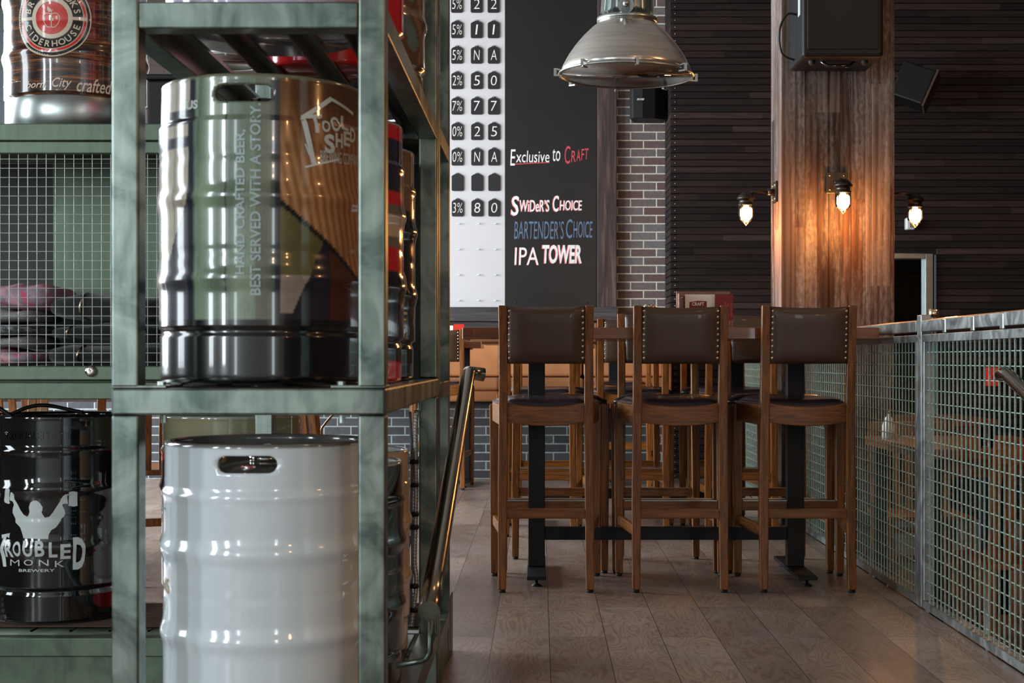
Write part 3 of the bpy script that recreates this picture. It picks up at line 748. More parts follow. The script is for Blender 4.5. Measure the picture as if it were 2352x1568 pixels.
# ------------------------------------------------------------------ kegs
def keg_r(z, kind):
    """outer radius at height z (0..0.59)"""
    if kind == 'wrap':
        r = .205
        for zc, a, w_ in ((.205, .0045, .016), (.255, -.0012, .01), (.36, .0045, .016), (.44, -.0012, .012)): r += a*math.exp(-((z-zc)/w_)**2)
        if z < .108: r = .2035-.006*max(0, (.02-z)/.02)**2
        if .100 < z < .112: r = .2005
        if z > .505: r = .2015-.002*(z-.505)/.08
    else:
        r = .203
        for zc, a, w_ in ((.215, .0066, .017), (.38, .0066, .017), (.487, .003, .007), (.30, -.001, .008)): r += a*math.exp(-((z-zc)/w_)**2)
        if z < .09: r = .198
        if .086 < z < .098: r = .1945
        if z > .50: r = .2
    return r
def make_keg(name, label, loc, kind='std', mat=None, art=None, n=144, rot=0, holes=True, group='beer kegs on the steel rack', top_mat=None, dz=.006, dome=True):
    t_ = thing(name, label, 'keg', loc, 0, group)
    zs = [0.0]+[.003*1.0]; z = .008
    while z < .578: zs.append(z); z += dz
    zs += [.580]
    outer = [(keg_r(z_, kind)-(.006 if z_ == 0 else 0), z_) for z_ in zs]
    ro = outer[-1][0]
    curl = [(ro+.0008, .584), (ro-.001, .588), (ro-.006, .590), (ro-.011, .588), (ro-.012, .583)]
    inner_idx0 = len(outer)+len(curl); ins = []
    for k in range(len(zs)-1, -1, -1):
        if zs[k] < .515: break
        ins.append((ro-.012 if zs[k] > .53 else ro-.014, zs[k]-.001, k))
    prof = outer+curl+[(r_, z_) for r_, z_, k in ins]+[(ro-.022, .508), (.14, .528), (.08, .541), (.05, .545), (.0005, .546)]
    vs_ = []; fs = []; m_ = len(prof)
    ths = [-PI+2*PI*j/n for j in range(n)]
    slot_w, slot_z, slot_h = .058, .552, .0165     # half length, centre, half height
    def slot(th, z_):
        """signed distance to slot (negative inside), in (arc, z)"""
        u = th*.2; dx = max(abs(u)-(slot_w-slot_h), 0); return math.hypot(dx, z_-slot_z)-slot_h
    def snap(th, z_):
        u = th*.2; sx = (1 if u > 0 else -1)*min(abs(u), slot_w-slot_h); dx, dz_ = u-sx, z_-slot_z; L = math.hypot(dx, dz_) or 1
        return (sx+dx/L*slot_h)/.2, slot_z+dz_/L*slot_h
    A = [[None]*n for _ in range(m_)]
    in_rows = {inner_idx0+q_: k for q_, (r_, z_, k) in enumerate(ins)}
    cut = set()
    if holes:
        for side in (0, 1):
            for k in range(len(outer)-1):
                if zs[k] < .52: continue
                for j in range(n):
                    th = ths[j] if side == 0 else ((ths[j]+2*PI) % (2*PI))-PI
                    thc = th+PI/n; zc = (zs[k]+zs[k+1])/2
                    if slot(thc, zc) < 0: cut.add((k, j))
    touched = {}
    for (k, j) in cut:
        for (a, b_) in ((k, j), (k+1, j), (k, (j+1) % n), (k+1, (j+1) % n)): touched[(a, b_)] = touched.get((a, b_), 0)+1
    vs_xyz = {}
    for i, (r_, z_) in enumerate(prof):
        for j in range(n):
            th, zz = ths[j], z_
            k = i if i < len(outer) else in_rows.get(i)
            if k is not None and (k, j) in touched and touched[(k, j)] < 4:
                base = 0 if abs(th) < PI/2 else PI
                t0 = th-base if base == 0 else ((th+2*PI) % (2*PI))-PI
                if abs(zs[k]-.545) < .03: nt, nz = snap(t0, zs[k]); th, zz = nt+base, nz
            vs_.append((r_*math.sin(th+rot), -r_*math.cos(th+rot), zz))
    for i in range(m_-1):
        for j in range(n):
            k = None
            if i < len(outer)-1: k = i
            elif i in in_rows and (i+1) in in_rows: k = in_rows[i+1]
            if k is not None and (k, j) in cut: continue
            fs.append((i*n+j, i*n+(j+1) % n, (i+1)*n+(j+1) % n, (i+1)*n+j))
    # walls of the hand holes
    inv = {k: i for i, k in in_rows.items()}
    for (k, j) in cut:
        j1 = (j+1) % n
        for (other, e) in (((k-1, j), ((k, j), (k, j1))), ((k+1, j), ((k+1, j), (k+1, j1))), ((k, (j-1) % n), ((k, j), (k+1, j))), ((k, j1), ((k, j1), (k+1, j1)))):
            if other not in cut:
                (a, c_), (a2, c2) = e
                if a in inv and a2 in inv: fs.append((a*n+c_, a2*n+c2, inv[a2]*n+c2, inv[a]*n+c_))
    fs.append(tuple(range(n)))
    me = bpy.data.meshes.new('shell'); me.from_pydata(vs_, [], fs); me.update()
    bm = bmesh.new(); bm.from_mesh(me); bmesh.ops.recalc_face_normals(bm, faces=bm.faces)
    loose = [v for v in bm.verts if not v.link_faces]
    if not art: bmesh.ops.delete(bm, geom=loose, context='VERTS')
    bm.to_mesh(me); bm.free()
    me.polygons.foreach_set('use_smooth', [True]*len(me.polygons))
    if art:
        ca = me.color_attributes.new('art', 'FLOAT_COLOR', 'POINT')
        dat = []
        for i, (r_, z_) in enumerate(prof):
            ins_ = i >= len(outer)
            for j in range(n): dat += list(art(ths[j], z_, ins_))
        ca.data.foreach_set('color', dat)
    me.materials.append(mat or M['art_plain'])
    o = bpy.data.objects.new('shell', me); COL.objects.link(o); o.parent = t_
    obj('valve', MB().lathe([(.036, .545), (.036, .556), (.03, .558), (.029, .572), (.024, .574), (.022, .568), (.0005, .568)], 28), M['chrome'], t_)
    return t_
def wrap(t_, shapes, kind, name, mat, eps=.0012, rot=0, parent=None):
    """flat shapes laid around a keg: u = arc length from the front, v = height; a child of the keg"""
    bm = bmesh.new()
    for vs_, fs in shapes:
        bv = [bm.verts.new((x, y, 0)) for x, y in vs_]
        for f in fs:
            try: bm.faces.new([bv[i] for i in f])
            except ValueError: pass
    if not bm.verts: return
    x0 = min(v.co.x for v in bm.verts); x1 = max(v.co.x for v in bm.verts); y0 = min(v.co.y for v in bm.verts); y1 = max(v.co.y for v in bm.verts)
    bmesh.ops.triangulate(bm, faces=bm.faces[:])
    x = x0+.009
    while x < x1: bmesh.ops.bisect_plane(bm, geom=bm.verts[:]+bm.edges[:]+bm.faces[:], plane_co=(x, 0, 0), plane_no=(1, 0, 0)); x += .009
    y = y0+.008
    while y < y1: bmesh.ops.bisect_plane(bm, geom=bm.verts[:]+bm.edges[:]+bm.faces[:], plane_co=(0, y, 0), plane_no=(0, 1, 0)); y += .008
    bm.verts.index_update(); fl = [tuple(v.index for v in f.verts) for f in bm.faces]; n0 = len(bm.verts); vs_ = []
    for e in (eps, -.002):
        for v in bm.verts:
            th = v.co.x/.205+rot; r_ = keg_r(v.co.y, kind)+e
            vs_.append(Vector((r_*math.sin(th), -r_*math.cos(th), v.co.y)))
    me_f = [f for f in fl]
    mb = MB(); mb.add(vs_[:n0], me_f, True); bm.free()
    me = bpy.data.meshes.new(name); me.from_pydata([tuple(v) for v in vs_[:n0]], [], me_f); me.update()
    me.polygons.foreach_set('use_smooth', [True]*len(me.polygons)); me.materials.append(mat)
    o = bpy.data.objects.new(name, me); COL.objects.link(o); o.parent = t_
    return o
Z0 = .889; ZT = 1.596; ZL = .19
KX = -.557; KY = 2.87
def mixc(a, b_, t_): return tuple(x+(y-x)*t_ for x, y in zip(a, b_))
# --- keg 1: printed Tool Shed wrap
c_green1, c_green2, c_edge = srgb(98, 116, 94), srgb(140, 158, 132), srgb(30, 36, 46)
c_cream, c_grey, c_olive, c_amber, c_dk = srgb(206, 194, 174), srgb(74, 76, 84), srgb(98, 93, 56), srgb(150, 84, 38), srgb(24, 22, 24)
def art1(th, z, ins):
    if ins: return srgb(120, 122, 96) if z > .58 else srgb(150, 148, 130)
    if z < .112: return srgb(14, 15, 17)
    if z < .128: return srgb(20, 20, 22)
    d = math.degrees(th)
    u = (th*.205)
    if -32 < d < 20:
        if d < -28.5 or d > 16.5: return c_edge
        if d < -27 or d > 14.5: return mixc(c_edge, c_green1, .5)
        k = .5+.5*math.sin(u*60+math.sin(z*9)*1.2); c = mixc(c_green1, c_green2, k); c = mixc(c, srgb(70, 84, 70), .35*(.5+.5*math.sin(u*900+math.sin(z*31)*2))*(.5+.5*math.sin(z*23+u*40)))
        if abs(d-6.5) < .5 or abs(d+9) < .4: return srgb(44, 54, 46)
        if d > 7: c = mixc(c, srgb(104, 98, 86), .6)
        return c
    if d <= -32:
        if .5 < z < .525: return srgb(30, 32, 38)
        if .455 < z < .475: return srgb(44, 46, 54)
        line = .36-(d+32)*-.0065
        if z > line*1.0: return c_cream if (d*3 % 7 > 1.2) else srgb(176, 166, 150)
        if d < -52: return srgb(205, 208, 200) if (int(z/.05)+int(d/6)) % 3 else srgb(50, 52, 58)
        return c_grey
    # right side: amber rays over olive glass with a dark diagonal edge
    dg = .345-(d-20)*.0027
    if abs(z-dg) < .006: return c_dk
    if z > dg:
        k = .5+.5*math.sin((d-20+(z-.45)*60)*1.3); c = mixc(srgb(150, 96, 54), srgb(190, 142, 96), k)
        return mixc(c, srgb(96, 60, 34), max(0, min(1, (z-.42)*8)))
    if z < .14+max(0, d-26)*.0075 and d < 48: return srgb(40, 38, 46)
    if d > 48: return srgb(84, 40, 26)
    return c_olive if z > .21 else srgb(150, 134, 120)
k1 = make_keg('keg', 'keg wrapped in green plank print with vertical slogan, front of the middle shelf', (KX, KY, Z0), 'wrap', M['art'], art1, n=360, dz=.004)
Sg = 1224.0   # px per metre on the keg front
def cpt(px, py, kx, kyd, kz):
    lo, hi = -1.5, 1.5
    for _ in range(40):
        m_ = (lo+hi)/2
        if 1240+F*(kx+.205*math.sin(m_))/(kyd-.205*math.cos(m_)) < px: lo = m_
        else: hi = m_
        if lo > 1.2 or hi < -1.45: break
    return lo*.205, CZ-(py-825)*(kyd-.205*math.cos(lo))/F-kz
def kpt(px, py): return cpt(px, py, KX, KY, Z0)
def vtext(s_, px0, px1, pyb, pyt, **kw):
    u0, u1 = kpt(px0, 500)[0], kpt(px1, 500)[0]; v0, v1 = kpt(600, pyb)[1], kpt(600, pyt)[1]
    return xf(fit(s_, 0, v1-v0, 0, u1-u0, **kw), dx=u1, dy=v0, rot=PI/2)
wrap(k1, [vtext('HAND CRAFTED BEER,', 541, 566, 630, 298, bold=.022)], 'wrap', 'lettering', M['decal_grey'])
wrap(k1, [vtext('BEST SERVED WITH A STORY.', 574, 599, 678, 236, bold=.022)], 'wrap', 'lettering', M['decal_grey'])
lg = []
K = lambda *pp: [kpt(x, y) for x, y in pp]
lg += [stroke(K((722, 380), (696, 270)), .011), stroke(K((694, 271), (764, 226)), .009), stroke(K((762, 226), (822, 262)), .006), stroke(K((700, 384), (724, 378), (778, 366)), .004), stroke(K((700, 330), (718, 372)), .003), stroke(K((704, 322), (716, 352)), .003)]
def kt(s_, x0, x1, yt, yb_, rot=0, bold=.03):
    a, c_ = kpt(x0, yb_), kpt(x1, yt); sh_ = fit(s_, 0, c_[0]-a[0], 0, c_[1]-a[1], bold=bold); return xf(sh_, dx=a[0], dy=a[1], rot=rot)
lg += [kt('T', 711, 746, 268, 306, .15), kt('O', 740, 759, 279, 303, .1), kt('O', 760, 781, 270, 300), kt('L', 783, 800, 268, 296, -.1), kt('S', 746, 770, 312, 352, .1, .04), kt('H', 770, 786, 308, 338), kt('E', 788, 803, 304, 334), kt('D', 803, 822, 296, 326),
       kt('BREWING COMPANY', 736, 826, 362, 372, .03, 0)]
wrap(k1, lg, 'wrap', 'logo', M['decal_white'])
wrap(k1, [kt('US', 425, 452, 228, 252, 0, .04)], 'wrap', 'lettering', M['decal_white'])
for (a, c_) in ((-.135, -.119),): pass

# --- other kegs
def bands(spec, inner=srgb(150, 150, 146)):
    def f(th, z, ins):
        if ins: return inner
        for z1, c in spec:
            if z < z1: return c
        return spec[-1][1]
    return f
RED, NAVY, CRM, BLK = srgb(206, 18, 30), srgb(24, 26, 52), srgb(206, 190, 168), srgb(14, 14, 16)
k2 = make_keg('keg', 'red, navy and cream banded keg second along the middle shelf', (-.519, 3.292, Z0), 'std', M['art_plain'],
              bands([(.045, RED), (.165, NAVY), (.25, BLK), (.305, RED), (.33, srgb(120, 112, 104)), (.375, CRM), (.40, srgb(110, 104, 100)), (.43, RED), (.55, NAVY), (.6, RED)]))
k3 = make_keg('keg', 'black keg with gold crest third along the middle shelf', (-.529, 3.712, Z0), 'std', M['art_plain'],
              bands([(.37, BLK), (.43, srgb(30, 22, 16)), (.6, srgb(120, 96, 66))]))
# gold crest on the side that faces the camera's right
ck = []; cu = .205*R(52)
ck += [stroke([(cu-.05, .22), (cu, .325), (cu+.06, .22)], .007), stroke([(cu-.05, .12), (cu, .035), (cu+.06, .12)], .007),
       circle(cu, .235, .058, 30, .050, 0, PI), circle(cu, .235, .042, 30, .037, 0, PI), poly([(cu-.022, .235), (cu+.022, .235), (cu+.026, .27), (cu+.012, .258), (cu, .283), (cu-.012, .258), (cu-.026, .27)]),
       fit('BALE', cu-.06, cu+.06, .165, .205, bold=.02), rect(cu-.055, cu+.055, .150, .155), fit('BREWING CO', cu-.045, cu+.05, .128, .143, bold=.02), poly([(cu-.04, .09), (cu, .105), (cu+.045, .085), (cu, .06)])]
ck[5] = fit('MILL', cu-.06, cu+.06, .165, .205, bold=.02)
wrap(k3, ck, 'std', 'crest', M['decal_gold'])
wk = make_keg('keg', 'large plain white enamel keg with oval hand hole on the lowest shelf, front', (KX+.006, KY, ZL), 'std', M['art_plain'], bands([(1, srgb(224, 234, 238))], srgb(120, 118, 112)))
a_ = .205*R(-62)
wrap(wk, [rect(a_-.028, a_-.025, .38, .46), rect(a_-.026, a_+.0, .457, .46)], 'std', 'green_mark', M['decal_green'])
wrap(wk, [fit('N\u2019S', a_-.015, a_+.022, .295, .325, bold=.02), fit('ALE', a_-.02, a_-.004, .262, .276, bold=.02)], 'std', 'lettering', M['decal_gold'])
k7 = make_keg('keg', 'dark blue-black keg second along the lowest shelf', (-.519, 3.292, ZL), 'std', M['art_plain'], bands([(.6, srgb(22, 20, 26))], srgb(150, 160, 155)))
k8 = make_keg('keg', 'cream keg with dark lettering third along the lowest shelf', (-.543, 3.712, ZL), 'std', M['art_plain'], bands([(.6, srgb(205, 170, 140))], srgb(170, 172, 168)))
u_ = .205*R(62)
wrap(k8, [fit('ERED', u_-.09, u_+.04, .315, .36, bold=.0), stroke([(u_-.05, .06+.02*math.sin(k)) if False else (u_-.02+.03*math.sin(k*.9), .05+.02*k) for k in range(9)], .004)], 'std', 'lettering', M['decal_black'])
for q_ in (k7, k8): q_.scale = (1, 1, .875)
# top tier
def art_front_top(th, z, ins): return srgb(150, 150, 150) if ins else (srgb(196, 190, 214) if z < .3 else srgb(230, 230, 236))
k10 = make_keg('keg', 'pale lilac keg on the top shelf, only its base showing', (KX, KY+.02, ZT), 'std', M['art_plain'], art_front_top)
k11 = make_keg('keg', 'bright red keg second along the top shelf', (-.519, 3.312, ZT), 'std', M['art_plain'], bands([(.6, srgb(200, 16, 24))]))
k11.scale = (.85, .85, 1); k11.location.x = -.49
def art12(th, z, ins):
    v = math.sin(th*9+math.sin(z*30)*2)*math.sin(z*26+th*3)
    return srgb(92, 118, 116) if v > .35 else (srgb(96, 68, 44) if v > -.3 else srgb(128, 104, 76))
k12 = make_keg('keg', 'teal and brown patterned keg third along the top shelf', (-.505, 3.732, ZT), 'std', M['art_plain'], art12)
# left wing: wood-wrapped cider keg, black monk keg, olive keg
CX_, CY_ = at(176, 0, 4.23).x, 4.23
def artc(th, z, ins): return srgb(160, 160, 158)
kc = make_keg('keg', 'cider keg wrapped in dark wood print with round red apple badge', (CX_, CY_, ZT+.004), 'std', M['keg_wood'])
obj('base_ring', MB().lathe([(.194, -.001), (.2, .004), (.2005, .088), (.196, .095), (.19, .097)], 96), M['stainless'], kc)
pm = 4.03/F
c0 = cpt(118, 44, CX_, CY_, ZT)
cs = lambda px_: px_*4.04/F*1.0
CXs = c0[0]; CYs = c0[1]
BZ = [circle(CXs, CYs, cs(89), 90)]
n = 90
v_ = [(CXs+cs(86 if k % 2 else 83)*math.cos(PI*k/n), CYs+cs(86 if k % 2 else 83)*math.sin(PI*k/n)) for k in range(2*n)]
wrap(kc, BZ, 'std', 'badge', M['decal_cream'], .0010)
wrap(kc, [(v_, [tuple(range(2*n))])], 'std', 'badge_border', M['decal_black'], .0016)
wrap(kc, [circle(CXs, CYs, cs(80), 80, cs(47))], 'std', 'badge_outline', M['decal_cream'], .0021)
wrap(kc, [circle(CXs, CYs, cs(78), 80, cs(72.5)), circle(CXs, CYs, cs(37), 60)], 'std', 'red_disc', M['decal_red'], .0027)
wrap(kc, [circle(CXs, CYs, cs(70.5), 60, cs(48))], 'std', 'black_band', M['decal_black'], .0027)
wrap(kc, [rect(CXs-cs(79), CXs-cs(37), CYs-cs(3.5), CYs+cs(3.5)), rect(CXs+cs(37), CXs+cs(79), CYs-cs(3.5), CYs+cs(3.5)), circle(CXs, CYs, cs(47.5), 60, cs(37.5))], 'std', 'badge_ring', M['decal_cream'], .0033)
def arc_text(chars, r, deg0, step, size, up=True, bold=.02):
    out = []
    for k, ch in enumerate(chars):
        a = R(deg0+step*k); v, f = text2d(ch, 1, bold=bold)
        if not v: continue
        w_ = max(p_[0] for p_ in v); hh = max(p_[1] for p_ in v) or 1
        v = [((x-w_/2)*size/hh, (y-hh/2)*size/hh) for x, y in v]
        rot = a-PI/2 if up else a+PI/2
        out.append(xf((v, f), dx=CXs+r*math.cos(a), dy=CYs+r*math.sin(a), rot=rot))
    return out
wrap(kc, arc_text('CIDERHOUSE', cs(59.5), 200, 15.6, cs(14.5), False)+arc_text('BR', cs(59.5), 163, -17, cs(14.5))+arc_text('OKS', cs(59.5), 49, -16.5, cs(14.5)), 'std', 'lettering', M['decal_cream'], .0036)
ap = [(CXs+cs(x), CYs+cs(y)) for x, y in ((0, 8), (-6, 10.5), (-13, 10), (-18.5, 4), (-19, -4), (-15, -14), (-9, -21), (-3, -22), (0, -20.5), (3, -22), (9, -21), (15, -14), (19, -4), (18.5, 4), (13, 10), (6, 10.5), (0, 8))]
wrap(kc, [stroke(ap, cs(1.8)), stroke([(CXs, CYs+cs(8)), (CXs, CYs-cs(20.5))], cs(2)), rect(CXs-cs(5), CXs-cs(2), CYs-cs(7), CYs-cs(1)), rect(CXs+cs(2), CXs+cs(5), CYs-cs(7), CYs-cs(1)), stroke([(CXs, CYs+cs(9)), (CXs+cs(1), CYs+cs(14)), (CXs+cs(4), CYs+cs(19))], cs(1.6)),
          poly([(CXs+cs(x), CYs+cs(y)) for x, y in ((-9, 27), (-10, 19), (-5, 12.5), (0, 14.5), (1, 18), (-4, 23))])], 'std', 'apple', M['decal_cream'], .0036)
def ctext(s_, x0, x1, yt, yb_, sh_=.35):
    a = cpt(x0, yb_, CX_, CY_, ZT); c_ = cpt(x1, yt, CX_, CY_, ZT); return fit(s_, a[0], c_[0], a[1], c_[1], shear=sh_, bold=.01)
wrap(kc, [ctext('Country', -2, 50, 191, 211), ctext('born.', 60, 106, 188, 206), ctext('City', 119, 165, 182, 209), ctext('crafted', 176, 258, 190, 213)], 'std', 'lettering', M['decal_cream'], .0014)
TX, TY, TZ = at(135, 0, 4.23).x, 4.23, ZL
kt5 = make_keg('keg', 'glossy black keg printed with a figure raising two mugs', (TX, TY, TZ), 'std', M['black_gloss'], holes=False)
TP = lambda zx, zy: cpt(zx/6.82, 1100+zy/6.82, TX, TY, TZ)
mk = [(365, 925), (755, 938), (760, 870), (800, 800), (870, 760), (920, 700), (960, 620), (1000, 590), (1022, 545), (1010, 480), (975, 405), (1000, 385), (1070, 385), (1060, 370), (1050, 262), (1072, 250), (1072, 230), (1020, 238), (985, 265), (955, 310), (940, 350), (880, 440), (830, 520), (770, 590), (700, 605), (670, 560), (645, 520), (660, 500), (665, 440), (620, 370), (570, 335), (520, 335), (470, 370), (450, 440), (460, 520), (440, 570), (420, 590), (370, 560), (320, 490), (270, 390), (222, 310), (228, 240), (200, 200), (180, 210), (150, 290), (148, 330), (195, 350), (215, 400), (195, 470), (195, 530), (235, 620), (240, 680), (310, 750), (345, 850)]
mug1 = [(110, 145), (165, 150), (175, 175), (150, 260), (140, 340), (155, 375), (130, 388), (70, 365), (60, 330), (85, 240)]
mug2 = [(1075, 200), (1140, 188), (1205, 200), (1212, 300), (1213, 400), (1220, 415), (1150, 432), (1065, 415), (1078, 395), (1078, 250)]
wrap(kt5, [poly([TP(*p_) for p_ in m__]) for m__ in (mk, mug1, mug2)], 'std', 'figure_print', M['decal_white'])
def ttext(s_, x0, x1, yt, yb_, bold=.03):
    a = TP(x0, yb_); c_ = TP(x1, yt); return fit(s_, a[0], c_[0], a[1], c_[1], bold=bold)
wrap(kt5, [poly([TP(*p_) for p_ in ((20, 872), (150, 845), (142, 925), (112, 902), (98, 905), (72, 1100), (96, 1370), (46, 1372), (16, 1150), (52, 912), (30, 935))]), ttext('R', 90, 215, 970, 1215), ttext('O', 215, 335, 975, 1210), ttext('U', 365, 515, 965, 1215), ttext('B', 550, 700, 965, 1215), ttext('L', 765, 900, 985, 1230), ttext('E', 945, 1105, 1010, 1255), ttext('D', 1140, 1335, 900, 1420, .04),
           ttext('M', 158, 300, 1265, 1355, -.01), ttext('O', 370, 515, 1262, 1352, 0), ttext('N', 605, 760, 1262, 1362, 0), ttext('K', 860, 1005, 1275, 1380, 0), ttext('BREWERY', 292, 858, 1405, 1452, .01)], 'std', 'lettering', M['decal_white'])
a = cpt(8, 1010, TX, TY, TZ); c_ = cpt(190, 989, TX, TY, TZ)
wrap(kt5, [fit('TROUBLED MONK', a[0], c_[0], a[1], c_[1], bold=.01)], 'std', 'embossed_lettering', M['black_gloss'], .0022)
def art9(th, z, ins):
    if ins: return srgb(150, 150, 140)
    d = math.degrees(th)
    if z > .545: return srgb(138, 134, 104)
    if z > .485: return srgb(130, 128, 100)
    if z > .462: return srgb(208, 30, 34)
    if z > .21-(d+45)*.0035: return srgb(30, 32, 44)
    if z > .055: return srgb(226, 226, 222)
    return srgb(208, 40, 34)
k9 = make_keg('keg', 'olive-topped keg with red, navy and white bands behind the white keg', (at(525, 0, 4.15).x, 4.20, ZL), 'std', M['art_plain'], art9, holes=False)

# ------------------------------------------------------------------ steel rack
X0, X1, Y0, Y1, TB = -.784, -.2825, 2.6, 3.96, .0505
rk = thing('keg_rack', 'tall green-grey steel keg rack with shelves, projecting towards the camera', 'shelf', ((X0+X1)/2, (Y0+Y1)/2, -.42))
ZTOP = 3.4
for (xa, ya) in ((X0, Y0), (X1-TB, Y0), (X0, Y1-TB), (X1-TB, Y1-TB)):
    for (za, zb_) in ((-.42, .838), (.888, ZTOP)):
        p_ = obj('post', MB().box(xa, xa+TB, ya, ya+TB, za, zb_), M['steel'], rk, True, .005, 3)
def ring(za, zb_, nm='beam'):
    for q_ in (MB().box(X0, X1, Y0-.0004, Y0+TB-.0004, za, zb_), MB().box(X0+TB, X1-TB, Y1-TB, Y1, za, zb_), MB().box(X0, X0+TB, Y0+TB, Y1-TB, za, zb_), MB().box(X1-TB, X1+.0004, Y0+TB, Y1, za, zb_)):
        obj(nm, q_, M['steel'], rk, True, .004, 2)
ring(.838, .887); 
for (za, zb_) in ((1.545, 1.594), (.138, .187), (2.25, 2.3)):
    obj('beam', MB().box(X0+TB, X1-TB, Y0+.0006, Y0+TB-.0006, za, zb_), M['steel'], rk, True, .003)
    obj('beam', MB().box(X0+TB, X1-TB, Y1-TB+.0006, Y1-.0006, za, zb_), M['steel'], rk, True, .003)
    obj('beam', MB().box(X0+.0006, X0+TB-.0006, Y0+TB, Y1-TB, za, zb_), M['steel'], rk, True, .003)
    obj('beam', MB().box(X1-TB+.0006, X1-.0006, Y0+TB, Y1-TB, za, zb_), M['steel'], rk, True, .003)
for zz in (1.594, .887, .187):
    for (xc, w_) in ((-.72, .05), (-.598, .03), (-.467, .03), (-.36, .03)):
        obj('shelf_runner', MB().box(xc-w_/2, xc+w_/2, Y0+TB, Y1-TB, zz-.010, zz-.002).box(xc-w_/2, xc-w_/2+.004, Y0+TB, Y1-TB, zz-.036, zz-.010), M['steel_warm'], rk, True)
for (xa, dx) in ((X0, 1), (X1, -1)):
    m_ = MB().box(min(xa, xa+dx*.10), max(xa, xa+dx*.10), Y0+.001, Y0+.075, .8875, .8925)
    fp = obj('joint_plate', m_, M['steel'], rk, True, .001)
    obj('bolt', MB().lathe([(.008, .8925), (.008, .899), (.0, .8995)], 6, (xa+dx*.085, Y0+.03, 0), False), M['zinc'], fp, True)
    obj('bolt', MB().lathe([(.0, .822), (.006, .822), (.006, .838)], 8, (xa+dx*.085, Y0+.045, 0), False), M['zinc'], fp, True)
# second rack: cabinet wing running left
WX0, WX1, WY0, WY1 = -2.3, -.2825, 3.98, 4.47
wg = thing('keg_rack', 'long green steel rack wing behind, with wire-mesh cabinet, running off to the left', 'shelf', ((WX0+WX1)/2, (WY0+WY1)/2, 0))
for (xa, ya) in ((WX0, WY0), (WX1-TB, WY0), (WX0, WY1-TB), (WX1-TB, WY1-TB)):
    obj('post', MB().box(xa, xa+TB, ya, ya+TB, .001, ZTOP), M['steel'], wg, True, .004)
for (za, zb_) in ((.828, .875), (1.552, 1.600), (.108, .160), (2.25, 2.3)):
    obj('beam', MB().box(WX0+TB, WX1-TB, WY0-.0006, WY0+TB-.001, za, zb_), M['cab_steel'], wg, True, .003)
    obj('beam', MB().box(WX0+TB, WX1-TB, WY1-TB, WY1, za, zb_), M['cab_steel'], wg, True, .003)
    obj('beam', MB().box(WX1-TB+.0006, WX1+.0006, WY0+TB, WY1-TB, za, zb_), M['steel'], wg, True, .003)
    obj('beam', MB().box(WX0, WX0+TB, WY0+TB, WY1-TB, za, zb_), M['steel'], wg, True, .003)
obj('plinth', MB().box(WX0+.01, WX1-.003, WY0+.012, WY1-.01, .001, .107), M['cab_steel'], wg, True, .003)
obj('plinth', MB().box(X1-.03, X1+.001, 4.475, 4.6, .001, .19), M['steel_warm'], wg, True, .003)
g_ = MB()
k = 0; y = WY0+.056
while y < WY1-.05: g_.tube([(WX0+.05, y, .182), (WX1-.05, y, .182)], .0028, 6, False); y += .022
x = WX0+.1
while x < WX1-.05: g_.tube([(x, WY0+.02, .1765), (x, WY1-.02, .1765)], .0035, 6, False); x += .11
obj('wire_shelf', g_, M['shelf_wire'], wg, True)
obj('shelf_board', MB().box(WX0+.05, WX1-.05, WY0+.05, WY1-.05, 1.590, 1.599), M['steel_warm'], wg, True)
# cabinet
CBX0, CBX1 = -2.24, -.74
obj('floor_panel', MB().box(CBX0, CBX1, WY0+.05, WY1-.03, .8755, .879), M['cab_steel'], wg, True)
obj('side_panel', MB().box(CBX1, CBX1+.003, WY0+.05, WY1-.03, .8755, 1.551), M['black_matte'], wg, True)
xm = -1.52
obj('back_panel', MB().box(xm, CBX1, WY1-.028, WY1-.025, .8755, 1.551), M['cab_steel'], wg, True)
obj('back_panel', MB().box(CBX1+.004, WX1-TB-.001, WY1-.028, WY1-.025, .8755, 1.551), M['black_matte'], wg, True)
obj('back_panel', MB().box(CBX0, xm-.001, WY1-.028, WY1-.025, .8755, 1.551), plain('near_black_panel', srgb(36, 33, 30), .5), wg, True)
dr = obj('mesh_door', MB().box(CBX0, CBX1, WY0+.001, WY0+.03, 1.516, 1.550).box(CBX0, CBX1, WY0+.001, WY0+.03, .882, .921).box(CBX0, CBX0+.035, WY0+.001, WY0+.03, .922, 1.515).box(CBX1-.035, CBX1, WY0+.001, WY0+.03, .922, 1.515), M['cab_steel'], wg, True, .003)
g_ = MB(); sp_ = .0259; x = at(2, 0, 4.0).x
while x > CBX0+.04: x -= sp_
x += sp_
while x < CBX1-.035: g_.tube([(x, WY0+.014, .921), (x, WY0+.014, 1.516)], .001, 6, False); x += sp_
z = .932
while z < 1.516: g_.tube([(CBX0+.035, WY0+.0115, z), (CBX1-.035, WY0+.0115, z)], .001, 6, False); z += sp_
obj('wire_mesh', g_, M['wire'], dr, True)
lp = at(209, 852, WY0)
lk = MB().lathe([(.0, .016), (.006, .0165), (.011, .0165), (.0145, .012), (.0165, .004), (.0165, 0)], 28, (0, 0, 0), True, Matrix.Rotation(PI/2, 4, 'X'))
for v in lk.v: v += Vector((lp.x, WY0+.001, lp.z))
l_ = obj('lock', lk, M['chrome'], dr, True)
obj('keyhole', MB().box(lp.x-.002, lp.x+.0015, WY0-.0172, WY0-.0158, lp.z-.006, lp.z+.005), M['black_plastic'], l_, True)

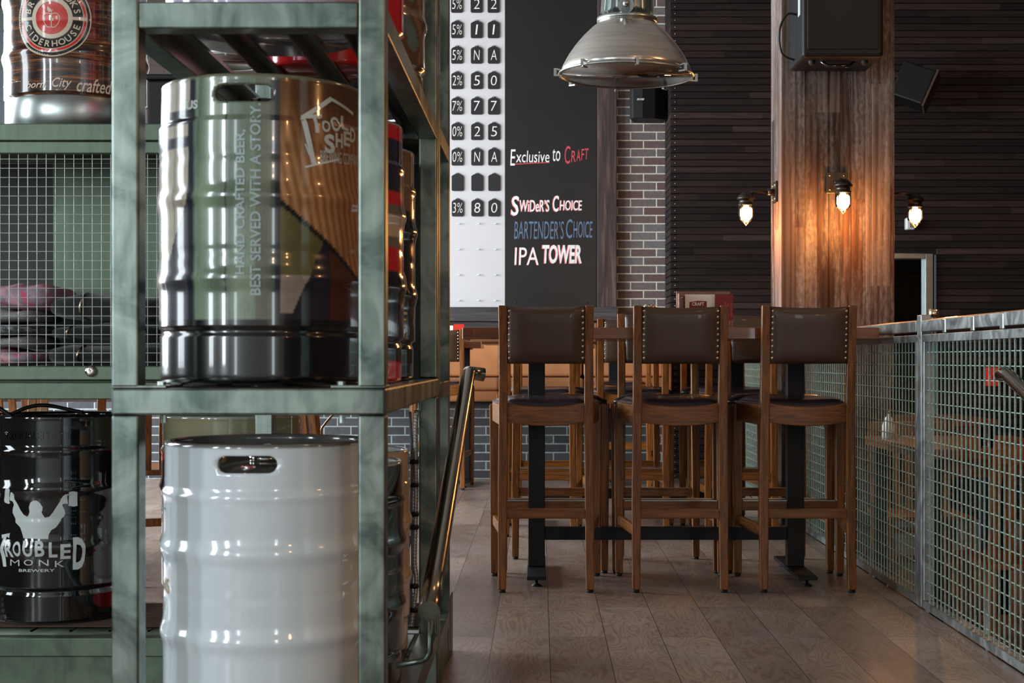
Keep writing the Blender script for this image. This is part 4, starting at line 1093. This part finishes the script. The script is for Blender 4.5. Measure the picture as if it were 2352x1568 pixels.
# garments in the cabinet
def fold(name, label, px0, px1, py_t, py_b, y0, y1, mat, zipx=None, seed=0, grp=None):
    rnd = random.Random(seed)
    a = at(px0, py_b, y0); c_ = at(px1, py_t, y0)
    cx, cz = (a.x+c_.x)/2, (a.z+c_.z)/2; hx, hz = (c_.x-a.x)/2, (c_.z-a.z)/2; hy = (y1-y0)/2
    t_ = thing(name, label, 'clothing', (cx, (y0+y1)/2, a.z), 0, grp)
    n, m_ = 40, 20; vs_ = []; fs = []
    ph = [rnd.uniform(0, 6) for _ in range(4)]
    def P(u, v):
        ex = 2*abs(u)-0; cu_, su_ = math.cos(v), math.sin(v)
        sx = abs(cu_)**.6*(1 if cu_ > 0 else -1); sz = abs(su_)**.75*(1 if su_ > 0 else -1)
        w_ = (1-abs(u)**6)**.5 if abs(u) < 1 else 0
        wob = .10*math.sin(5*u+ph[0]+v)+.06*math.sin(11*u+ph[1]-2*v)
        return Vector((u*hx, sx*hy*w_, hz+sz*hz*w_*(1+wob*(sz > 0))*(.86+.14*math.sin(3*u+ph[2]))))
    for i in range(n+1):
        for j in range(m_): vs_.append(P(-1+2*i/n, 2*PI*j/m_))
    for i in range(n):
        for j in range(m_): fs.append((i*m_+j, i*m_+(j+1) % m_, (i+1)*m_+(j+1) % m_, (i+1)*m_+j))
    obj('fabric', MB().add(vs_, fs, True), mat, t_)
    if zipx:
        u = ((zipx-1240)*y0/F-cx)/hx
        pts = [P(u+.03*math.sin(k*.5), R(-60-150*k/10+0)) for k in range(11)]
        pts = [P(u+.02*math.sin(k*.8), R(115+130*k/10)) for k in range(11)]
        obj('zipper', MB().tube([p_+Vector((0, -.002, 0)) for p_ in pts], .0035, 6), M['brass'], t_)
    return t_
fy0, fy1 = 4.05, 4.36
GG = 'folded clothes in the mesh cabinet'
fold('jacket', 'charcoal folded jacket with zipper lying on the cabinet floor', 84, 372, 788, 842, fy0, fy1, M['jacket'], 180, 1, GG)
fold('jacket', 'charcoal folded jacket with zipper, middle of the dark stack', 92, 368, 740, 784, fy0, fy1, M['jacket2'], 155, 2, GG)
fold('jacket', 'charcoal folded jacket with zipper, top of the dark stack', 88, 372, 672, 736, fy0, fy1, M['jacket'], 186, 3, GG)
fold('garment', 'pink and white garment at the bottom of the left pile', -60, 80, 802, 842, fy0, fy1, M['pink'], None, 4, GG)
fold('garment', 'grey marl garment between the two patterned garments', -60, 74, 768, 803, fy0, fy1, M['greywool'], None, 5, GG)
fold('garment', 'black and grey printed garment in the left pile', -60, 80, 742, 770, fy0, fy1, M['camo'], None, 6, GG)
fold('garment', 'grey folded garment directly beneath the pink camouflage one', -60, 80, 705, 744, fy0, fy1, M['greywool'], None, 7, GG)
fold('garment', 'pink camouflage garment on top of the left pile', -60, 118, 646, 712, fy0, fy1, M['pink'], None, 8, GG)

bxs = thing('storage_case', 'low black case on the upper shelf behind the wrapped keg', 'case', ((at(470, 0, 4.1).x), 4.2, 1.601))
obj('body', MB().box(at(338, 0, 4.05).x, at(600, 0, 4.05).x, 4.05, 4.35, 1.6005, 1.735), M['black_matte'], bxs, True, .006)
obj('lid', MB().box(at(337, 0, 4.05).x-.003, at(601, 0, 4.05).x+.003, 4.046, 4.354, 1.7355, 1.752), M['black_plastic'], bxs, True, .004)
# handrails
def handrail(x, label, side):
    t_ = thing('handrail', label, 'handrail', (x, 3.5, 0), 0, 'steel stair handrails')
    a = Vector((x, 2.76, .452)); b_ = Vector((x, 4.27, .893))
    if side > 0: a = Vector((x, 3.9, .87)); a = Vector((x, 2.76, .43))
    pts = [a+(b_-a)*k/10 for k in range(11)]
    e = [b_+Vector((0, .035, .006)), b_+Vector((.018, .06, .004)), b_+Vector((.045, .068, 0))] if side < 0 else [b_+Vector((0, .03, .005)), b_+Vector((0, .06, 0))]
    obj('tube', MB().tube(pts+e, .0205, 28), M['tube'], t_, True)
    obj('end_cap', MB().tube([a+Vector((0, -.003, -.001)), a+Vector((0, .001, .0))], .0208, 28), M['steel'], t_, True)
    s_ = -1 if side < 0 else 1
    obj('bracket', MB().tube([a+Vector((.0, .03, -.012)), a+Vector((0, .03, -.085)), a+Vector((s_*.006, .03, -.098)), a+Vector((s_*.018, .03, -.104)), a+Vector((s_*.066, .03, -.112))], .0058, 12), M['steel'], t_, True)
    return t_
handrail(-.2155, 'round steel handrail sloping down beside the keg rack', -1)
handrail(1.405, 'round steel handrail whose end shows at the right picture edge by the railing', 1)

# conduit and cables beside the racks
def cable(name, label, pts, r, mat, cat='cable', ribs=False, n=8):
    P_ = [Vector(p_) for p_ in pts]; out = []
    for i in range(len(P_)-1):
        p0, p1, p2, p3 = P_[max(i-1, 0)], P_[i], P_[i+1], P_[min(i+2, len(P_)-1)]
        for k in range(8):
            t_ = k/8; out.append(.5*((2*p1)+(p2-p0)*t_+(2*p0-5*p1+4*p2-p3)*t_*t_+(3*p1-p0-3*p2+p3)*t_**3))
    out.append(P_[-1])
    mb = MB().tube(out, r, n)
    if ribs:
        L = 0
        for i in range(len(out)-1):
            d_ = (out[i+1]-out[i]).length
            while L < d_:
                mb.ball(out[i]+(out[i+1]-out[i])*(L/d_), r*1.22, 8, 4, (1, 1, .55)); L += .009
            L -= d_
    return tag(obj(name, mb, mat), label, cat)
D_ = 3.885
cable('conduit', 'ribbed silver flexible conduit running down the rack post', [at(956, 945, D_), at(954, 1010, D_), at(955, 1120, D_), at(954, 1200, D_), at(952, 1290, D_), at(956, 1340, D_), at(944, 1440, D_)], .0065, M['stainless'], 'conduit', True)
cable('cable', 'grey cable strapped beside the silver conduit', [at(942, 945, D_), at(946, 1050, D_), at(945, 1180, D_), at(947, 1300, D_), at(938, 1430, D_)], .004, plain('blue_grey_cable', srgb(88, 98, 112), .5))
cable('cable', 'black cable bowing out left of the silver conduit', [at(944, 1230, D_+.02), at(938, 1270, D_+.02), at(938, 1330, D_+.02), at(947, 1370, D_+.02), at(940, 1440, D_+.02)], .003, M['black_plastic'])
for k, yy in enumerate((1060, 1113, 1180, 1210, 1345, 1400)):
    p_ = at(951, yy, D_)
    tag(obj('cable_tie', MB().lathe([(.0125, -.006), (.0135, 0), (.0125, .006)], 16, p_), M['black_plastic']), 'black tie around the conduit bundle, %s from the top' % ['first', 'second', 'third', 'fourth', 'fifth', 'sixth'][k], 'tie', 'black cable ties on the conduit bundle')
cable('cable', 'thin copper-coloured wire curling behind the white keg', [at(766, 950, 4.8), at(745, 975, 4.8), at(738, 990, 4.8), at(745, 1020, 4.8), at(750, 1060, 4.8)], .004, plain('copper_wire', srgb(150, 110, 80), .3, .8))
cable('hose', 'black hose lying in an arc on top of the black keg', [(TX-.08, TY-.17, TZ+.592), (TX-.04, TY-.15, TZ+.612), (TX+.01, TY-.14, TZ+.618), (TX+.08, TY-.13, TZ+.604), (TX+.12, TY-.15, TZ+.598)], .0055, M['black_plastic'], 'hose')
cable('hose', 'black hose dropping steeply onto the black keg from the left', [at(-25, 925, 4.05), at(0, 938, 4.05), at(34, 962, 4.05)], .006, M['black_plastic'], 'hose')

# ------------------------------------------------------------------ mesh railing
RX = 1.44
rl = thing('railing', 'long steel railing with wire mesh panels and timber cap, right of the stools', 'railing', (RX+.02, 6, 0))
for (y0, y1) in ((3.98, 5.36), (5.43, 7.98), (8.55, 10.9)):
    fr = obj('mesh_panel', MB().box(RX, RX+.035, y0, y1, .004, .034).box(RX, RX+.035, y0, y1, 1.008, 1.034).box(RX, RX+.035, y0, y0+.028, .034, 1.008).box(RX, RX+.035, y1-.028, y1, .034, 1.008), M['rail_steel'], rl, True, .003)
    g = MB(); y = y0+.028+.05*.5
    while y < y1-.03: g.box(RX+.006, RX+.0112, y-.002, y+.002, .034, 1.008); y += .05
    z = .034+.03
    while z < 1.0: g.box(RX+.0112, RX+.015, y0+.028, y1-.028, z-.0015, z+.0015); z += .0475
    o_ = obj('wire_grid', g, M['mesh_grate'], None); o_.parent = fr; o_.location = (-(RX+.02), -6, 0)
for (y, zt_) in ((5.395, 1.12), (8.03, 1.04)):
    pt = obj('post', MB().box(RX-.002, RX+.037, y-.03 if y < 6 else y-.04, y+.03, .004, zt_-.012), M['rail_steel'], rl, True, .003)
    if y < 6:
        o_ = obj('stub_ring', MB().lathe([(.016, 0), (.02, .002), (.02, .028), (.015, .03)], 24, (RX+.055-RX-.02, y-6, 1.1)), M['brass'], None); o_.parent = pt
sb = obj('steel_band', MB().box(RX-.004, RX+.006, 3.98, 5.36, 1.044, 1.086).box(RX-.004, RX+.006, 5.43, 7.98, 1.044, 1.086), M['rail_steel'], rl, True, .002)
for (ya, yb2) in ((3.98, 5.36), (5.43, 7.98), (8.55, 10.9)):
    obj('timber_cap', MB().box(RX+.006, RX+.15, ya, yb2, 1.05, 1.09), M['table_wood'], rl, True, .003)
for y in (4.15, 4.42, 4.72, 5.05):
    o_ = obj('weld_bracket', MB().box(-.0265, -.018, y-6-.018, y-6+.018, 1.034, 1.084), M['stainless'], None, bevel=.003); o_.parent = sb

# ------------------------------------------------------------------ lower dining room behind the railing
def dining_table(x0, x1, y0, y1, label, zf=-.32):
    t_ = thing('dining_table', label, 'table', ((x0+x1)/2, (y0+y1)/2, zf), 0, 'low dining tables beyond the railing')
    zt = zf+.75+.13
    obj('tabletop', MB().box(x0, x1, y0, y1, zt-.045, zt), M['table_wood'], t_, True, .004)
    for (x, y) in ((x0+.06, y0+.06), (x1-.06, y0+.06), (x0+.06, y1-.06), (x1-.06, y1-.06)):
        obj('leg', MB().box(x-.03, x+.03, y-.03, y+.03, zf, zt-.045), M['black_matte'], t_, True, .003)
    obj('apron', MB().box(x0+.09, x1-.09, y0+.04, y0+.06, zt-.12, zt-.045), M['table_wood'], t_, True)
    return t_
dining_table(1.62, 2.35, 6.0, 7.1, 'wooden dining table seen through the nearest mesh panels')
dining_table(1.75, 2.9, 9.0, 9.9, 'wooden dining table further back through the mesh by the column')
def slat_chair(label, loc, rz, zs=1.0, mat='pale_wood', group=None, h=.9):
    t_ = thing('slat_chair', label, 'chair', loc, rz, group)
    for (x, y) in ((-.2, -.2), (.2, -.2)):
        obj('leg', MB().bar((x, y, 0), (x*.95, y+.02, .45), .035, .035).bar((x*.95, y+.02, .45), (x*.95, y-.06, h), .035, .03), M[mat], t_, bevel=.003)
    for (x, y) in ((-.2, .2), (.2, .2)):
        obj('leg', MB().bar((x, y, 0), (x, y-.01, .44), .035, .035), M[mat], t_, bevel=.003)
    obj('seat', MB().box(-.22, .22, -.2, .22, .44, .465), M[mat], t_, bevel=.006)
    obj('top_rail', MB().bar((-.2, -.235, h-.03), (.2, -.235, h-.03), .02, .07), M[mat], t_, bevel=.004)
    for k in range(5):
        obj('slat', MB().bar((-.13+.065*k, -.185, .465), (-.13+.065*k, -.235, h-.06), .034, .012), M[mat], t_, bevel=.002)
    obj('stretcher', MB().box(-.2, .2, -.02, .0, .2, .235), M[mat], t_)
    for s_ in (-1, 1): obj('stretcher', MB().box(s_*.2-.01, s_*.2+.01, -.19, .2, .16, .195), M[mat], t_)
    return t_
sc0 = slat_chair('wooden slat-back chair at the low table, near the right edge through the mesh', (1.95, 5.72, -.32), 0, mat='wood_z', group='low wooden chairs', h=.92)
dup(sc0, (1.98, 7.42, -.32), PI, 'wooden slat-back chair across the low table, seen through the mesh', 'low wooden chairs')
dup(sc0, (2.25, 8.7, -.32), 0, 'wooden slat-back chair at the low table furthest through the mesh', 'low wooden chairs')
dup(sc0, (2.6, 5.85, -.32), .3, 'wooden slat-back chair at the end of the near low table behind the mesh', 'low wooden chairs')
p_ = at(2000, 968, 6.9)
bt = thing('bottle', 'small white bottle with gold cap on the low table seen through the mesh', 'bottle', (1.68, 6.85, .5605))
obj('body', MB().lathe([(0, 0), (.03, 0), (.03, .06), (.022, .09), (.011, .105), (.011, .118)], 24), M['menu_white'], bt)
obj('cap', MB().lathe([(.013, .118), (.013, .135), (0, .136)], 16), M['brass'], bt)
bt = thing('table_tumbler', 'clear tumbler on the low dining table behind the right mesh panel', 'glass', (1.93, 6.15, .5605))
obj('bowl', MB().lathe([(0, 0), (.03, 0), (.034, .1), (.031, .1), (.028, .006), (0, .006)], 24), M['glass'], bt)
fs_ = thing('fire_alarm_box', 'small red wall box glimpsed through the nearest mesh panel', 'box', at(2285, 865, 11.1))
c_ = at(2285, 865, 11.12)
obj('housing', MB().box(c_.x-.05, c_.x+.05, 11.13, 11.198, c_.z-.075, c_.z+.075), M['decal_red'], fs_, True, .006)
obj('lever', MB().box(c_.x-.02, c_.x+.02, 11.12, 11.13, c_.z-.02, c_.z+.01), M['menu_red'], fs_, True)

# ------------------------------------------------------------------ lamps
def pendant(x, y, zr, rad, label, rz=0, group='spun aluminium pendant lamps'):
    t_ = thing('pendant_lamp', label, 'lamp', (x, y, zr), rz, group); s_ = rad/.286
    def L(p_): return [(a*s_, b_*s_) for a, b_ in p_]
    out = L([(.286, 0), (.272, .035), (.250, .078), (.222, .120), (.188, .162), (.150, .200), (.122, .222), (.118, .230)])
    inn = [(r_-.004*s_, z_) for r_, z_ in reversed(out)]
    obj('shade', MB().lathe(out+inn, 96), M['alu'], t_)
    obj('reflector_top', MB().lathe(L([(.0005, .226), (.116, .226)]), 48), M['alu'], t_)
    obj('collar', MB().lathe(L([(.124, .222), (.130, .228), (.130, .242), (.112, .246), (.105, .262), (.100, .262), (.0, .264)]), 64), M['stainless'], t_)
    rr = MB(); rr.tube([(.287*s_*math.cos(2*PI*k/96), .287*s_*math.sin(2*PI*k/96), 0) for k in range(97)], .0052*s_, 8, False)
    obj('rim', rr, M['stainless'], t_)
    obj('glass_lens', MB().lathe(L([(.0005, -.002), (.283, -.002), (.283, .002), (.0005, .002)]), 64), M['glass'], t_)
    for k in range(8):
        a = 2*PI*(k+.25)/8; c_ = Vector((math.cos(a), math.sin(a), 0)); u = Vector((-c_.y, c_.x, 0))
        mb = MB(); q0 = c_*.282*s_
        mb.bar(q0+Vector((0, 0, .012*s_)), q0+c_*.026*s_+Vector((0, 0, .016*s_)), .012*s_, .006*s_).bar(q0+c_*.024*s_+Vector((0, 0, .018*s_)), q0+c_*.024*s_+Vector((0, 0, -.014*s_)), .012*s_, .006*s_).bar(q0+c_*.026*s_+Vector((0, 0, -.012*s_)), q0-c_*.006*s_+Vector((0, 0, -.012*s_)), .012*s_, .006*s_)
        obj('clamp', mb, M['stainless'], t_)
    hs = obj('gear_housing', MB().lathe(L([(.088, .262), (.092, .28), (.085, .50), (.07, .52), (0, .525)]), 48), M['stainless'], t_)
    for k in range(20):
        a = 2*PI*k/20; c_ = Vector((math.cos(a), math.sin(a), 0))
        obj('fin', MB().bar(c_*.103*s_+Vector((0, 0, .264*s_)), c_*.088*s_+Vector((0, 0, .49*s_)), .005*s_, .026*s_, up=tuple(c_)), M['stainless'], hs)
    mb = MB()
    for q_ in (-1, 1):
        mb.bar((0, q_*.128*s_, .235*s_), (0, q_*.128*s_, .56*s_), .034*s_, .008*s_, up=(0, 1, 0))
        mb.add([(.034*s_*math.cos(2*PI*k/20), q_*(.120+d_)*s_, .27*s_+.034*s_*math.sin(2*PI*k/20)) for d_ in (0, .012) for k in range(20)], [tuple(range(20)), tuple(range(20, 40))]+[(k, (k+1) % 20, 20+(k+1) % 20, 20+k) for k in range(20)])
        mb.ball((0, q_*.14*s_, .275*s_), .014*s_, 10, 6)
    mb.bar((0, -.13*s_, .56*s_), (0, .13*s_, .56*s_), .034*s_, .008*s_)
    obj('yoke', mb, M['stainless'], t_)
    obj('stem', MB().tube([(0, 0, .56*s_), (0, 0, HB-zr)], .012, 12), M['stainless'], t_)
    obj('lamp_bulb', MB().ball((0, 0, .16*s_), .045*s_, 16, 10, (1, 1, 1.4)), M['board_white'], t_)
    return t_
pc = at(1438, 173, 6.1)
p1 = pendant(pc.x, 6.1, pc.z, .286, 'large spun aluminium pendant lamp with clamped glass lens above the stools', .12)
p1.rotation_euler = (0, R(1.2), R(-6))
pc = at(520, 142, 8.6)
pendant(pc.x, 8.6, pc.z, .25, 'grey pendant lamp glimpsed between the rack bars above the wrapped keg', 0)
def wall_lamp(base, out, label):
    """base: point on the column; out: unit vector away from it"""
    o_ = Vector(out); t_ = thing('wall_lamp', label, 'lamp', base, 0, 'bulkhead lamps on the reclaimed wood column')
    sd = Vector((-o_.y, o_.x, 0))
    def LV(a, b_, c_): return o_*a+sd*b_+Vector((0, 0, c_))
    pl = MB(); pts = [LV(a, b_, c_) for c_ in (-.06, .06) for b_ in (-.06, .06) for a in (.0, .012)]
    pl.add(pts, [(0, 2, 3, 1), (4, 5, 7, 6), (0, 1, 5, 4), (2, 6, 7, 3), (0, 4, 6, 2), (1, 3, 7, 5)])
    bp = obj('wall_plate', pl, M['amber_glass'], t_, bevel=.002)
    for b_ in (-.04, .04):
        for c_ in (-.04, .04): obj('screw', MB().ball(LV(.013, b_, c_), .006, 8, 5), M['brass'], bp)
    obj('arm', MB().tube([LV(.012, 0, 0), LV(.05, 0, .0)], .02, 16).tube([LV(.045, 0, 0), LV(.12, 0, .005), LV(.175, 0, -.01)], .010, 12), M['amber_glass'], t_)
    c0_ = LV(.175, 0, -.045)
    obj('cap', MB().lathe([(.0, .048), (.02, .045), (.04, .03), (.052, .012), (.052, .004), (.040, .002), (.040, -.022), (.046, -.024), (.046, -.03), (0, -.03)], 32, c0_), M['amber_glass'], t_)
    obj('glass_jar', MB().lathe([(.044, -.030), (.045, -.075), (.041, -.105), (.022, -.130), (.0, -.134)], 28, c0_), M['glass'], t_)
    obj('bulb', MB().lathe([(.012, -.030), (.018, -.045), (.034, -.072), (.035, -.090), (.024, -.110), (.0, -.115)], 20, c0_), M['bulb'], t_)
    cg = MB()
    for k in range(4):
        a = PI/4+PI/2*k; cc = Vector((math.cos(a), math.sin(a), 0))
        cg.tube([c0_+cc*.047+Vector((0, 0, -.026)), c0_+cc*.048+Vector((0, 0, -.100)), c0_+cc*.010+Vector((0, 0, -.138)), c0_+Vector((0, 0, -.14))], .0025, 8)
    cg.ball(c0_+Vector((0, 0, -.142)), .006, 8, 6)
    obj('cage', cg, M['amber_glass'], t_)
    l = bpy.data.lights.new('wall_lamp_light', 'POINT'); l.energy = 15.0; l.color = (1, .40, .10); l.shadow_soft_size = .035
    lo = bpy.data.objects.new('wall_lamp_light', l); COL.objects.link(lo); lo.parent = t_; lo.location = c0_+o_*.0+Vector((0, 0, -.165))
    return t_
zl = CZ+(825-442)*8.28/F
wall_lamp((CX0-.001, 8.27, zl), (-1, 0, 0), 'lit wall lamp on the pale left side of the wooden column')
wall_lamp(((1921-1240)*8.1/F, CY0-.004, CZ+(825-418)*8.05/F), (0, -1, 0), 'lit wall lamp on the front of the wooden column')
wall_lamp((CX1-.01, 8.28, CZ+(825-446)*8.28/F), (1, 0, 0), 'lit wall lamp on the right side of the wooden column')

# ------------------------------------------------------------------ speakers and wall boxes
sp = thing('loudspeaker', 'large black loudspeaker mounted high on the front of the wooden column', 'speaker', ((1936-1240)*7.7/F, 7.9, 2.6))
a = at(1843, 140, 7.62); c_ = at(2030, 140, 7.62)
obj('cabinet', MB().box(a.x, c_.x, 7.62, 8.02, 2.56, 3.35), M['black_plastic'], sp, True, .02, 3)
obj('grille', MB().box(a.x+.025, c_.x-.03, 7.612, 7.62, 2.60, 3.32), plain('black_grille', srgb(10, 9, 9), .7), sp, True, .004)
for xx in (a.x+.07, c_.x-.08): obj('rubber_foot', MB().ball((xx, 7.72, 2.555), .02, 12, 8), M['rubber'], sp, True)
obj('label_plate', MB().box(a.x-.002, a.x, 7.68, 7.74, 2.80, 2.90), M['decal_white'], sp, True)
obj('handle', MB().tube([(a.x+.12, 7.75, 2.57), (a.x+.16, 7.74, 2.535), (c_.x-.16, 7.74, 2.535), (c_.x-.12, 7.75, 2.57)], .01, 8), M['black_gloss'], sp, True)
obj('wall_bracket', MB().box(a.x+.12, c_.x-.12, 8.02, 8.096, 2.7, 3.1), M['black_matte'], sp, True)
cable('speaker_cable', 'black cable looping from the left side of the column loudspeaker', [(a.x, 7.8, 2.83), (a.x-.05, 7.8, 2.83), (a.x-.09, 7.8, 2.75), (a.x-.08, 7.8, 2.62), (a.x-.01, 7.8, 2.58)], .006, M['black_plastic'])
sp = thing('small_speaker', 'small black speaker on the brick pier just below the pendant lamp', 'speaker', (at(1488, 0, 11.4).x, 11.5, 2.87))
a = at(1447, 275, 11.38); c_ = at(1530, 180, 11.38)
obj('cabinet', MB().prism([(a.x, 11.42), (a.x+.02, 11.385), (a.x+.10, 11.37), (a.x+.2, 11.385), (c_.x, 11.45), (c_.x, 11.62), (a.x+.05, 11.62)], Matrix.Translation((0, 0, a.z+.012)), c_.z-a.z), M['black_plastic'], sp, True, .008)
obj('wall_bracket', MB().box(a.x+.1, a.x+.2, 11.62, 11.697, a.z+.1, a.z+.2), M['black_matte'], sp, True)
plate([fit('BOSE', a.x+.055, a.x+.115, a.z+.155, a.z+.17, bold=.03, shear=.3)], facing(0, 11.369, 0), 'lettering', M['decal_white'], sp)
sp = thing('tilted_speaker', 'dark tilted speaker high on the slatted wall right of the column', 'speaker', (at(2108, 200, 11.0).x, 11.0, 2.95))
mt = Matrix.Translation(at(2100, 195, 10.95)) @ Matrix.Rotation(R(24), 4, 'Y') @ Matrix.Rotation(R(-20), 4, 'Z')
obj('cabinet', MB().box(-.13, .13, -.10, .10, -.15, .13, mt), M['black_plastic'], sp, True, .012)
mt2 = mt @ Matrix.Translation((.15, 0, 0))
obj('baffle', MB().box(-.018, .0, -.11, .11, -.16, .14, mt2), plain('worn_dark_edge', srgb(58, 42, 34), .5), sp, True, .003)
obj('wall_bracket', MB().tube([at(2095, 210, 11.02), at(2095, 225, 11.19)], .03, 12), M['black_matte'], sp, True)
p_ = at(2093, 512, 11.12)
wbx = thing('thermostat', 'small white box on the slatted wall beneath the right wall lamp', 'box', (p_.x, 11.16, p_.z))
obj('housing', MB().box(p_.x-.035, p_.x+.035, 11.13, 11.197, p_.z-.05, p_.z+.045), M['decal_white'], wbx, True, .012, 3)
obj('face_plate', MB().box(p_.x-.012, p_.x+.026, 11.126, 11.131, p_.z-.035, p_.z+.01), M['stainless'], wbx, True, .002)

# ------------------------------------------------------------------ seating area behind the rack, far left
GL = 'pale chairs behind the keg rack'
pc0 = slat_chair('sunlit slat-back chair seen right of the olive keg, behind the rack', (at(722, 0, 6.2).x, 6.1, 0), -.5, mat='wood_z', group=GL, h=.93)
dup(pc0, (at(330, 0, 6.3).x, 6.3, 0), .35, 'sunlit slat-back chair seen through the gap left of the olive keg', GL)
dup(pc0, (at(60, 0, 6.6).x, 6.6, 0), -.2, 'sunlit slat-back chair above the black keg at the far left', GL)
def shell_chair(label, loc, rz, mat):
    t_ = thing('shell_chair', label, 'chair', loc, rz, 'curved plywood chairs')
    n, m_ = 16, 14; vs_ = []; fs = []
    for side in (0, .012):
        for i in range(m_+1):
            v = i/m_
            for j in range(n+1):
                u = j/n*2-1; w_ = .25*(1-.12*v)*(1-.25*max(0, v-.75)*4*.3)
                y = .25-v*.42 if v < .6 else .25-.252-(v-.6)*.18; zz = .80+.03*u*u if v < .55 else .80+.03*u*u+((v-.55)/.45)**1.3*.10
                vs_.append((u*w_, y, zz-side))
    o_ = (n+1)*(m_+1)
    for i in range(m_):
        for j in range(n):
            a = i*(n+1)+j; fs += [(a, a+1, a+n+2, a+n+1), (o_+a, o_+a+n+1, o_+a+n+2, o_+a+1)]
    for j in range(n): a = m_*(n+1)+j; fs += [(j, o_+j, o_+j+1, j+1), (a, a+1, o_+a+1, o_+a)]
    for i in range(m_): a = i*(n+1); fs += [(a, a+n+1, o_+a+n+1, o_+a)]; a += n; fs += [(a, o_+a, o_+a+n+1, a+n+1)]
    obj('seat_shell', MB().add(vs_, fs, True), M[mat], t_)
    for (x, y) in ((-.17, -.12), (.17, -.12), (-.17, .2), (.17, .2)):
        obj('leg', MB().bar((x*1.2, y*1.15, 0), (x, y, .79), .03, .03), M['pale_wood'], t_, bevel=.003)
    return t_
sc1 = shell_chair('beige curved plywood bar chair seen above the black keg', (at(190, 0, 5.6).x, 5.6, 0), .2, 'ply')
dup(sc1, (at(-60, 0, 5.9).x, 5.9, 0), -.2, 'curved bar chair at the far left picture edge above the black keg', 'curved plywood chairs')
